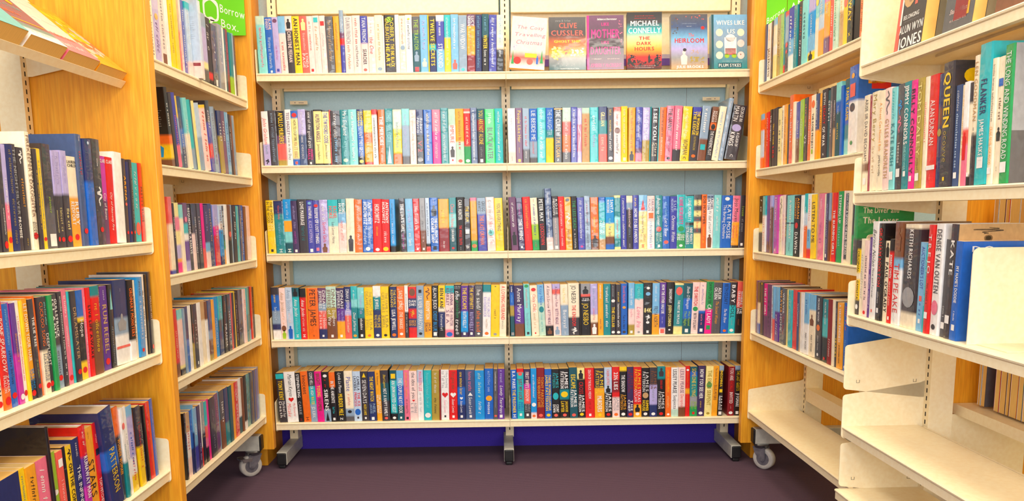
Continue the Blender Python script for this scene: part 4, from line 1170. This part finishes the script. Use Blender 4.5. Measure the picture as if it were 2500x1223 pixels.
def layout(r):
    """lean every book against its neighbour without the two crossing, and keep the row between its brackets"""
    key = r['u']; bl = r['b']; prev = None
    if key == 'C':
        for a_, lo, hi in ((0, .002, .9270), (1, .9340, 1.8575)):
            g = [b for b in bl if ((b[0]+b[1])/2 > .93) == bool(a_)]
            if not g: continue
            L0 = min(g[0][0], g[0][0] + math.tan(math.radians(g[0][2]))*g[0][3]) - g[0][0]; l = g[-1]; R0 = max(0, math.tan(math.radians(l[2]))*l[3])
            xa, xb = g[0][0], l[1]; na, nb = max(xa, lo - L0), min(xb, hi - R0)
            for b in g: b[0] = na + (b[0]-xa)*(nb-na)/(xb-xa); b[1] = na + (b[1]-xa)*(nb-na)/(xb-xa)
    for b in bl:
        x0, x1, le, h, out, spec = b; w0 = x1 - x0
        if prev and max(abs(le), abs(prev[1])) < 7:
            hm = min(h, prev[2]); need = prev[0] + (math.tan(math.radians(prev[1])) - math.tan(math.radians(le)))*hm
            if need > x0 + .0002:
                if x1 - need < w0*.72: le = prev[1]; need = prev[0]
                x0 = max(x0, need)
        s_ = math.tan(math.radians(le))*h
        if key == 'C':
            lo, hi = (.002, .9270) if (x0+x1)/2 < .93 else (.9340, 1.8575)
            if min(x0, x0+s_) < lo: x0 += lo - min(x0, x0+s_)
            if max(x1, x1+s_) > hi: x1 -= max(x1, x1+s_) - hi
            if x1 - x0 < w0*.5: x0 = x1 - w0*.5
        b[0], b[1], b[2] = x0, max(x1, x0+.004), le
        prev = (b[1], le, h)
def spine_area(key, r, b):
    p = U[key] @ Vector(((b[0]+b[1])/2, .01, SH[key][r['s']] + .1)); d = p - Vector((-.0323, -3.1931, 1.0047))
    n = (U[key].to_3x3() @ Vector((0, -1, 0)))
    return (b[1]-b[0])*b[3]*abs(n.dot(d.normalized()))/d.length_squared
def is_hard(key, h): return h > .222 or (key == 'R1' and h > .21)
LIMIT = 300 - 6 - 4     # the rest of the 300 are the face-out and sloping-shelf paperbacks
def book_rows():
    cand = []
    for r in rows:
        layout(r)
        for b in r['b']:
            if not is_hard(r['u'], b[3]): cand.append((spine_area(r['u'], r, b), id(b)))
    keep = set(k for a, k in sorted(cand, reverse=True)[:LIMIT])
    pack = MB(); npk = 0
    for r in rows:
        rng = random.Random(r['n']); key = r['u']; z = SH[key][r['s']] + LIP + .0003
        bl = r['b']; tl = [title_of(b[5]) for b in bl]; n = len(bl)
        shelf = '%s shelf, %s' % (RN[key][r['s']], UN[key])
        near = {'L': -1, 'R': 1, 'C': 0}[key[0]]
        for i, b in enumerate(bl):
            x0, x1, le, h, out, spec = b
            w = max((x1 - x0)*math.cos(math.radians(le)) - .0005, .004)
            hard = is_hard(key, h)
            d = .160 if hard else .129 + rng.uniform(-.003, .004)
            if h < .2 and rng.random() < .4: d -= .006
            hh = h + (rng.uniform(-.004, .003) if not hard else rng.uniform(-.003, .003))
            top = r['s'] <= 2
            fin = 'plastic' if (hard or rng.random() < (.34 if (top and key == 'C') else .35 if key[0] != 'C' else .18)) else ('gloss' if rng.random() < .5 else 'matte')
            y = .012 + rng.uniform(-.002, .004) - out - (.003 if hard else 0)
            th = math.radians(le)
            m = U[key] @ Matrix.Translation((x0, y, z + (w*math.sin(th) if th > 0 else 0))) @ Matrix.Rotation(th, 4, 'Y')
            if not hard and id(b) not in keep:
                make_book('', w, hh, d, spec, near, hard, fin, rng, (pack, m)); npk += 1; continue
            ob = make_book('hardback_book' if hard else 'paperback_book', w, hh, d, spec, near, hard, fin, rng, None, {'L1': ('r', '*o', 'red_dot_sticker'), 'R1': ('w', '*s', 'white_spine_label')}.get(key))
            ob.matrix_world = m
            col = colour_of(spec); fm = 'hardback' if hard else 'paperback'
            if tl[i]: lab = "%s %s titled '%s', %s" % (col, fm, ' '.join(tl[i].split()[:5]), shelf)
            else:
                c = [(abs(j-i), j) for j in range(n) if tl[j] and abs(j-i) <= 3]
                if c:
                    k, j = min(c); k2 = {1:'directly', 2:'two', 3:'three'}[k]
                    lab = "%s %s %s %s of '%s', %s" % (col, fm, k2, 'right' if i > j else 'left', ' '.join(tl[j].split()[:4]), shelf)
                elif i < n/2: lab = '%s %s, %s from left on %s' % (col, fm, ordi(i+1), shelf)
                else: lab = '%s %s, %s from right on %s' % (col, fm, ordi(n-i), shelf)
            while len(lab.split()) > 16: lab = lab.replace(' and ', ' ', 1) if ' and ' in lab.split(fm)[0] else ' '.join(lab.split()[1:])
            if lab in seen: print('DUP', lab)
            seen.add(lab)
            tag(ob, lab, 'book', 'books on the %s shelf of the %s' % (RN[key][r['s']], UN[key]))
    o = pack.build('packed_paperback_books', [M['matte'], M['gloss'], M['plastic'], M['paper']], None, None, weld=False)
    tag(o, 'slimmer paperbacks packed upright, mostly on the far left and far right bookcases', 'books'); o['kind'] = 'stuff'
    print('packed', npk)
book_rows()

def faceout(name, w, h, t, bandspec, items, mat, label, group, finish='gloss', smooth=None, horiz_bands=None):
    """a book shown by its front cover: cover in the plane y=0 facing -y"""
    rng = random.Random(label); mb = MB(); rows_ = stops(bands(bandspec))
    if smooth: bb = bands(bandspec); rows_ = [((a+b)/2 if 0 < i < len(bb)-1 else (a if i == 0 else b), PAL[c]) for i, (a, b, c) in enumerate(bb)]
    for (t0, c0), (t1, c1) in zip(rows_[:-1], rows_[1:]):
        z0, z1 = h*(1-t1), h*(1-t0)
        mb.face([(0,0,z0), (w,0,z0), (w,0,z1), (0,0,z1)], [c1,c1,c0,c0])
        mb.face([(0,t,z0), (0,0,z0), (0,0,z1), (0,t,z1)], [c1,c1,c0,c0])
        mb.face([(w,t,z0), (0,t,z0), (0,t,z1), (w,t,z1)], [c1,c1,c0,c0])
    for it in items:
        # "c x0 x1 z0 z1 content" percent of width, percent of height from the top
        c, x0, x1, z0, z1, s = it.split(' ', 5); x0, x1, z0, z1 = [float(v)/100 for v in (x0, x1, z0, z1)]
        cx, cz = (x0+x1)/2*w, h*(1-(z0+z1)/2); L, T = (x1-x0)*w, (z1-z0)*h
        F = lambda a, b, cx=cx, cz=cz: (cx+a, -.0004, cz+b)
        V = lambda a, b, cx=cx, cz=cz: (cx+b, -.0004, cz-a)
        if s.startswith('*f') or s.startswith('*t'): shape(mb, s[1], V, T, L, PAL[c], rng)
        elif s.startswith('*'): shape(mb, s[1], F, L, T, PAL[c], rng)
        elif s == '~': scribble(mb, F, L, T, PAL[c], rng)
        elif s.startswith('%'):   # scattered soft-edged blobs of the cover picture
            for k in range(int(s[1:])):
                a, b = rng.uniform(-L/2, L/2)*.85, rng.uniform(-T/2, T/2)*.85; r = min(L, T)*rng.uniform(.06, .16)
                mb.face([(cx+a+x*rng.uniform(.7, 1.2), -.00015-.00001*(k % 9), cz+b+y*rng.uniform(.7, 1.2)) for x, y in ellipse(r, r*.8, 9)], PAL[c])
        else: put_text(mb, s, F, L, T, PAL[c], 1 if s.replace(' ', '').replace('/', '').isupper() else 0, 0 if s.replace(' ', '').replace('/', '').isupper() else .25)
    # back board edges
    ob = mb.build(name, [M[finish]], None, mat, weld=False)
    pg = MB(); pg.box(.0012, w-.0008, .0008, t-.0008, .0006, h-.0006, PAPERS[1]); pg.build('page_block', [M['paper']], ob, weld=False)
    tag(ob, label, 'book', group); return ob
G1 = 'face-out books on the top shelf of the facing bookcase'
zt = SH['C'][0] + LIP + .0004
def stand(x, back, roll=0, yaw=0, y=.02): return U['C'] @ Matrix.Translation((x, y, zt + .034*math.sin(math.radians(back)))) @ Matrix.Rotation(math.radians(yaw), 4, 'Z') @ Matrix.Rotation(math.radians(-back), 4, 'X') @ Matrix.Rotation(math.radians(roll), 4, 'Y')
faceout('paperback_book', .132, .196, .022, 'q55q75c82w', ['p 14 90 16 26 The Cosy', 'p 8 96 30 40 Travelling', 'p 14 88 44 54 Christmas', 'r 10 32 78 92 *o', 'c 48 66 80 92 *o', 'y 42 76 70 78 *q', 'g 2 14 66 92 *t', 'g 84 97 62 88 *t', 'b 74 82 74 90 *f', 'S 4 96 92 99 %22', 'V 8 20 55 66 %12'],
        Matrix.Translation((0, 0, .0105)) @ stand(.943, 9, 4.5), 'pale pink paperback with a red car and snowy scene, leftmost face-out book, top shelf', G1, 'sleeve', True)
faceout('paperback_book', .139, .199, .034, 'D15K52o60O74d82j', ['d 18 60 4 10 ~', 'c 28 76 10 22 CLIVE', 'c 6 94 24 36 CUSSLER', 'd 24 90 38 40 ~', 'y 14 86 43 49 GHOST SHIP', 'Y 6 40 52 80 %26', 'y 10 36 55 82 %14', 'W 58 96 58 74 %26', 'c 40 66 52 72 %14', 'd 10 90 86 94 %20', 'w 24 84 95 99 ~'],
        stand(1.094, 8, 0), 'dark paperback titled Ghost Ship with fiery battle cover, face-out, top shelf', G1, 'sleeve', True)
faceout('paperback_book', .139, .204, .026, 'm45K70m', ['P 0 6 0 100 *q', 'w 28 82 4 10 ~', 'P 40 60 13 20 LIKE', 'P 12 88 24 44 MOTHER', 'P 40 60 47 53 LIKE', 'P 10 92 56 74 DAUGHTER', 'q 12 44 78 82 ~', 'q 56 90 78 82 ~', 'P 10 92 87 97 KIMBERLY McCREIGHT', 'p 84 98 4 60 %18'],
        stand(1.2365, 8, 0, -2), 'black and pink paperback titled Like Mother Like Daughter, face-out, top shelf', G1, 'sleeve', True)
faceout('paperback_book', .130, .210, .034, 'k8K28T40Y58O72r84k', ['r 22 78 5 8 ~', 'r 20 82 9 12 ~', 'w 10 92 14 25 MICHAEL', 'w 4 97 26 38 CONNELLY', 'r 34 66 42 49 THE', 'r 28 70 51 58 DARK', 'r 22 78 60 68 HOURS', 'k 1 26 72 96 %40', 'k 74 99 74 96 %34', 'k 26 74 82 97 %26', 'k 60 68 74 88 *f', 'w 18 84 93 95 ~', 'w 22 78 96 98 ~'],
        stand(1.386, 5, 0, -3, .010), 'orange sunset paperback titled The Dark Hours, face-out, top shelf', G1, 'matte', True)
faceout('paperback_book', .138, .206, .030, 'D12f35s55V72d86U', ['S 30 70 16 18 ~', 'w 42 58 21 23 ~', 'c 46 62 34 42 The', 'r 10 90 43 53 HEIRLOOM', 'K 32 42 62 68 *o', 'q 24 46 66 92 *f', 'U 52 84 64 72 %14', 'w 14 88 93 99 JULIE BROOKS', 'z 50 92 76 90 %24', 'D 2 20 4 40 %24', 'r 82 92 22 28 *o', 'c 4 98 2 14 %10'],
        stand(1.556, 8, 0), 'misty blue paperback titled The Heirloom with woman in long dress, face-out, top shelf', G1, 'sleeve', True)
faceout('paperback_book', .136, .203, .032, 's30x60t', ['j 0 6 0 100 *q', 'w 14 92 10 20 WIVES LIKE', 'w 44 66 26 36 US', 'W 12 32 26 40 *o', 'W 72 92 26 40 *o', 'W 12 32 48 62 *o', 'q 72 92 46 60 *o', 'W 12 32 68 82 *o', 'q 72 92 68 82 *o', 'w 36 70 42 72 *q', 'w 36 70 36 50 *o', 'c 38 68 62 74 *q', 'l 36 50 72 80 *o', 'l 56 70 72 80 *o', 'r 79 84 72 75 *h', 'w 30 86 85 87 ~', 'j 18 84 89 98 *q', 'w 20 82 90 97 PLUM SYKES'],
        stand(1.709, 7, 0, 1), 'blue and teal paperback titled Wives Like Us, rightmost face-out book, top shelf', G1, 'sleeve', True)

# near right bookcase, face-out biographies on its top shelf (local x grows towards the viewer)
G2 = 'face-out books on the top shelf of the near right bookcase'
zr = SH['R1'][0] + LIP + .0004
def standr(x, back, yaw=0): return U['R1'] @ Matrix.Translation((x, .016, zr + .035*math.sin(math.radians(back)))) @ Matrix.Rotation(math.radians(yaw), 4, 'Z') @ Matrix.Rotation(math.radians(-back), 4, 'X')
faceout('hardback_book', .122, .198, .030, 'K', ['c 0 14 0 100 *q', 'U 12 60 6 60 *o', 'w 10 16 26 70 *q', 'q 30 52 40 47 *o', 'c 56 70 4 52 *t', 'c 66 84 0 48 *t', 'u 34 50 26 32 *o', 'w 22 78 60 66 BELONGING', 'd 24 78 67 69 ~', 'w 12 97 71 82 ALUN WYN', 'w 12 97 84 99 JONES'], standr(.112, 5), 'dark red and black hardback titled Belonging, face-out on top shelf, near right bookcase', G2, 'matte')
faceout('hardback_book', .108, .198, .026, 'd20D', ['R 34 78 24 90 *q', 'u 44 62 4 24 *o', 'O 74 86 24 88 *t', 'c 34 70 24 60 *o', 'w 46 62 54 62 *o', 'w 50 58 56 60 *q', 'q 18 80 76 84 Shane Williams', 'q 22 78 87 92 ~'], standr(.318, 6), 'grey hardback with a figure in red rugby shirt, face-out on top shelf, near right bookcase', G2, 'matte')
faceout('hardback_book', .125, .198, .030, 'u', ['w 6 96 70 90 STACEY', 'w 6 96 52 68 ~'], standr(.500, 6), 'brown hardback with large white lettering, face-out on top shelf cut by right edge', G2, 'matte')

# posters pinned to the beech ends
def poster(mat, w, h, items, label, slope=0):
    mb = MB(); mb.box(0, w, 0, .0012, 0, h)
    lt = mb; rng = random.Random(1)
    for it in items:
        x0, x1, z0, z1, s = it.split(' ', 4); hat = x0[0] == '^'; x0, x1, z0, z1 = [float(v.lstrip('^')) for v in (x0, x1, z0, z1)]; s = '^' + s if hat else s
        F = lambda a, b, cx=(x0+x1)/2, cz=(z0+z1)/2: (cx+a, -.0004, cz+b+slope*a)
        if s == '#bubble':
            n = 28; A = []; B = []
            for k in range(n):
                t = 2*PI*k/n; c_, s_ = math.cos(t), math.sin(t); q = (abs(c_)**4+abs(s_)**4)**-.25
                A.append(((x1-x0)/2*c_*q, (z1-z0)/2*s_*q)); B.append((A[-1][0]*.78, A[-1][1]*.74 + .004*math.cos(4*t)))
            for k in range(n): j = (k+1) % n; lt.face([F(*A[k]), F(*A[j]), F(*B[j]), F(*B[k])], PAL['w'])
            lt.face([F(-.004, -(z1-z0)/2+.004), F(.012, -(z1-z0)/2+.004), F(-.006, -(z1-z0)/2-.016)], PAL['w'])
        elif s == '#box': lt.face([F(-(x1-x0)/2, -(z1-z0)/2), F((x1-x0)/2, -(z1-z0)/2), F((x1-x0)/2, (z1-z0)/2), F(-(x1-x0)/2, (z1-z0)/2)], PAL['w'])
        else: put_text(lt, s.lstrip('^'), (lambda a, b, cx=(x0+x1)/2, cz=(z0+z1)/2: (cx+a, -.0008, cz+b)) if s[0] == '^' else F, x1-x0, z1-z0, PAL['l'] if s[0] == '^' else PAL['w'], 0)
    mb.mi = [0]*6 + [1]*(len(mb.f)-6); o = mb.build('poster', [M['poster_green'], M['matte']], None, mat, weld=False)
    tag(o, label, 'poster'); return o
YP = -.0665
poster(Matrix.Translation((-1.118, YP-.002, 1.652)), .176, .25, ['.027 .083 .052 .128 #bubble', '.088 .175 .060 .104 Borrow', '.090 .150 .014 .056 Box.'], 'bright green poster with white speech bubble symbol, on beech end of far left bookcase', -.3)
poster(Matrix.Translation((-1.30, YP-.002, 1.652)), .178, .25, ['.09 .17 .085 .15 #bubble'], 'green poster strip with a white rounded outline, left of the speech bubble poster')
poster(Matrix.Translation((.952, YP-.002, 1.605)), .074, .30, ['.002 .066 .085 .12 Borrow', '.002 .05 .04 .075 Box'], 'bright green poster with white lettering, on beech end of far right bookcase', .7)
poster(Matrix.Translation((1.028, YP-.002, 1.62)), .13, .28, ['.01 .06 .10 .14 AN', '.01 .12 .02 .09 #box', '^.02 .05 .035 .085 E'], 'green and white poster, right of the green poster at far right', .5)

# sloping display shelf of the near left bookcase with four paperbacks lying on it
th = math.radians(40.5); y0d, z0d = .046, 1.326
D = MB()
ly, lz = math.cos(th), math.sin(th)     # up the slope, into the shelf
def sl(u, n): return (y0d + u*ly - n*lz, z0d + u*lz + n*ly)     # u up the slope, n off the slope towards the aisle
D.prism([sl(0, 0), sl(0, .0205), sl(.0022, .0205), sl(.0022, .016), sl(.28, .016), sl(.28, .0138), sl(.0022, .0138), sl(.0022, 0)], 'x', -1.0, .030)
ds = D.build('display_shelf', [M['cream']], L1)
b_ = MB(); b_.prism([(.266, z0d+.03), (.278, z0d+.03), (.278, z0d+.22), (.266, z0d+.22), sl(.14, .008), sl(.09, .006)], 'x', .0265, .0295); b_.build('shelf_arm', [M['cream']], ds)
G3 = 'paperbacks on the sloping display shelf'
def onslope(x, t):
    y, z = sl(.0028, .0165 + t)      # the cover plane lies t above the plate, facing off the slope
    return U['L1'] @ Matrix.Translation((x, y, z)) @ Matrix.Rotation(-(PI/2 - th), 4, 'X')
faceout('paperback_book', .134, .222, .026, 'O40c70O', ['y 8 92 4 60 %30', 'q 10 90 20 90 %22', 'c 20 80 62 74 ~', 'y 12 90 80 90 %12'], onslope(-.118, .026), 'yellow and orange paperback at the far end of the sloping display shelf', G3, 'plastic')
faceout('paperback_book', .138, .222, .030, 'q70p', ['w 10 80 20 24 *l', 'w 14 88 44 50 *l', 'c 12 88 66 76 ~', 'w 12 84 82 92 ~'], onslope(-.262, .030), 'pink paperback second from the far end of the sloping display shelf', G3, 'gloss')
faceout('paperback_book', .138, .222, .034, 'm80t88w', ['T 6 60 4 20 *l', 'w 20 80 26 38 ~', 'T 30 88 42 54 ~', 'c 8 60 56 68 ~', 'O 8 92 74 76 *q', 'O 70 90 34 42 *o', 'q 20 80 86 95 ~', 'c 10 24 14 22 *o'], onslope(-.408, .034), 'plum paperback with turquoise and white lettering on the sloping display shelf', G3, 'gloss')
faceout('paperback_book', .136, .222, .038, 'm60T', ['w 10 90 20 40 ~', 'c 10 90 50 70 ~'], onslope(-.554, .038), 'paperback with brown page edges nearest the viewer on the sloping display shelf', G3, 'gloss')

# big cream bookend standing on the middle shelf of the near right bookcase
b_ = MB(); zb = SH['R1'][2] + LIP
r = .014; pts = [(.0, 0), (.19, 0), (.19, .195)]
for k in range(6): a = math.radians(90 + k*18); pts.append((r + r*math.cos(a), .195 - r + r*math.sin(a)))
b_.prism(pts, 'x', .500, .5022); b_.box(.5022, .60, .02, .17, .0, .0016)
be = b_.build('bookend', M['cream'], None, U['R1'] @ Matrix.Translation((0, .008, zb+.0003))); tag(be, 'large cream metal bookend at the end of the middle shelf, near right bookcase', 'bookend')

# other side of the near right bookcase: a shelf seen through the gap, its books showing their page edges
def back_books(key, z, xs, y, hs, shelf, group):
    rng = random.Random(z)
    for i, (x0, x1, h, c) in enumerate(xs):
        hard = h > .22; ob = make_book('paperback_book', x1-x0-.001, h, .13, c, 1, hard, 'matte', rng)
        ob.matrix_world = U[key] @ Matrix.Translation((x1, y, z)) @ Matrix.Rotation(PI, 4, 'Z')
        tag(ob, '%s book, page edges out, %s, %s' % (colour_of(c), 'far end' if i == 0 else ordi(i+1) + ' from far', hs), 'book', group)
dp = MB(); dp.box(.02, .90, .085, .088, 1.366, 1.62)
for q in (.232, .262, .300, .428, .444, .46, .476, .492): dp.box(q, q+.0016, .070, .085, 1.366, 1.60)
dp.build('display_back', M['cream'], R1)
wp = MB(); wp.box(-.046, -.024, .285, .53, .10, 2.05); bevel(wp.build('end_panel', M['wood'], R1), .003)
pl = MB(); pl.box(-.012, -.0095, .285, .50, .235, .455); pl.build('end_bracket', M['cream'], R1)
far_ = MB(); prof = [(.30,0),(.52,0),(.52,.028),(.30,.028)]
for z in (.215, .455, .875): 
    f = MB(); f.prism(prof, 'x', -.02, .93); f.build('rear_shelf', M['cream'], R1, Matrix.Translation((0, 0, z)))
xs = [(.02,.032,.20,'w'), (.034,.052,.16,'D'), (.09,.11,.145,'r'), (.111,.135,.15,'u'), (.136,.15,.15,'k'), (.151,.18,.145,'o'), (.181,.20,.14,'t'), (.201,.235,.15,'r'), (.236,.262,.14,'z'), (.263,.29,.15,'c'), (.291,.31,.16,'t'), (.311,.34,.15,'u'), (.341,.37,.15,'b'), (.371,.40,.16,'k'), (.401,.43,.15,'r')]
back_books('R1', .4885, xs, .47, 'rear lower shelf, near right bookcase', None, 'books on the rear lower shelf of the near right bookcase')
xs = []; q_ = .03
for k in range(12):
    w_ = (.018, .03, .024, .038, .016, .027)[(k*5) % 6]; xs.append((q_, q_ + w_, (.135, .16, .12, .15)[(k*3) % 4], 'wkrWduwKqWbd'[k])); q_ += w_ + (.03 if k == 5 else .001)
back_books('R1', .9035, xs, .47, 'rear upper shelf, near right bookcase', None, 'books on the rear upper shelf of the near right bookcase')

# ------------------------------------------------------------------ light
def area(name, loc, sx, sy, power, col, rot=(0, 0, 0)):
    l = bpy.data.lights.new(name, 'AREA'); l.shape = 'RECTANGLE'; l.size = sx; l.size_y = sy; l.energy = power; l.color = col
    o = bpy.data.objects.new(name, l); COL.objects.link(o); o.location = loc; o.rotation_euler = rot; return o
area('ceiling_light_panel', (-.5, -.7, 2.72), .6, 1.2, 18, (1, .82, .52))
area('ceiling_light_panel', (.5, -.7, 2.72), .6, 1.2, 18, (1, .82, .52))
area('ceiling_light_panel', (-.7, -2.7, 2.72), .6, 1.2, 36, (1, .92, .78))
area('ceiling_light_panel', (.7, -2.7, 2.72), .6, 1.2, 36, (1, .92, .78))
area('window_daylight', (0, -5.6, 1.6), 3.4, 1.6, 125, (.92, .96, 1), (PI/2, 0, 0))
W_ = bpy.data.worlds.new('room_ambient'); SC.world = W_; W_.use_nodes = True
W_.node_tree.nodes['Background'].inputs[0].default_value = (1, .93, .82, 1); W_.node_tree.nodes['Background'].inputs[1].default_value = .50

# ------------------------------------------------------------------ camera
cd = bpy.data.cameras.new('camera'); cam = bpy.data.objects.new('camera', cd); COL.objects.link(cam)
yaw, pitch, roll = .0136, .1528, -.0116
f = Vector((math.sin(yaw)*math.cos(pitch), math.cos(yaw)*math.cos(pitch), -math.sin(pitch))); r = Vector((math.cos(yaw), -math.sin(yaw), 0)); u = r.cross(f)
R_ = r*math.cos(roll) + u*math.sin(roll); U_ = -r*math.sin(roll) + u*math.cos(roll)
cam.matrix_world = Matrix(((R_.x, U_.x, -f.x, -.0323), (R_.y, U_.y, -f.y, -3.1931), (R_.z, U_.z, -f.z, 1.0047), (0, 0, 0, 1)))
cd.sensor_width = 36; cd.lens = 36*2004.17/2500; cd.shift_y = 217.06/2500; cd.clip_start = .02
SC.camera = cam
SC.view_settings.view_transform = 'Standard'; SC.view_settings.look = 'None'; SC.view_settings.gamma = 1; SC.view_settings.use_curve_mapping = False
SC.view_settings.exposure = 0.0
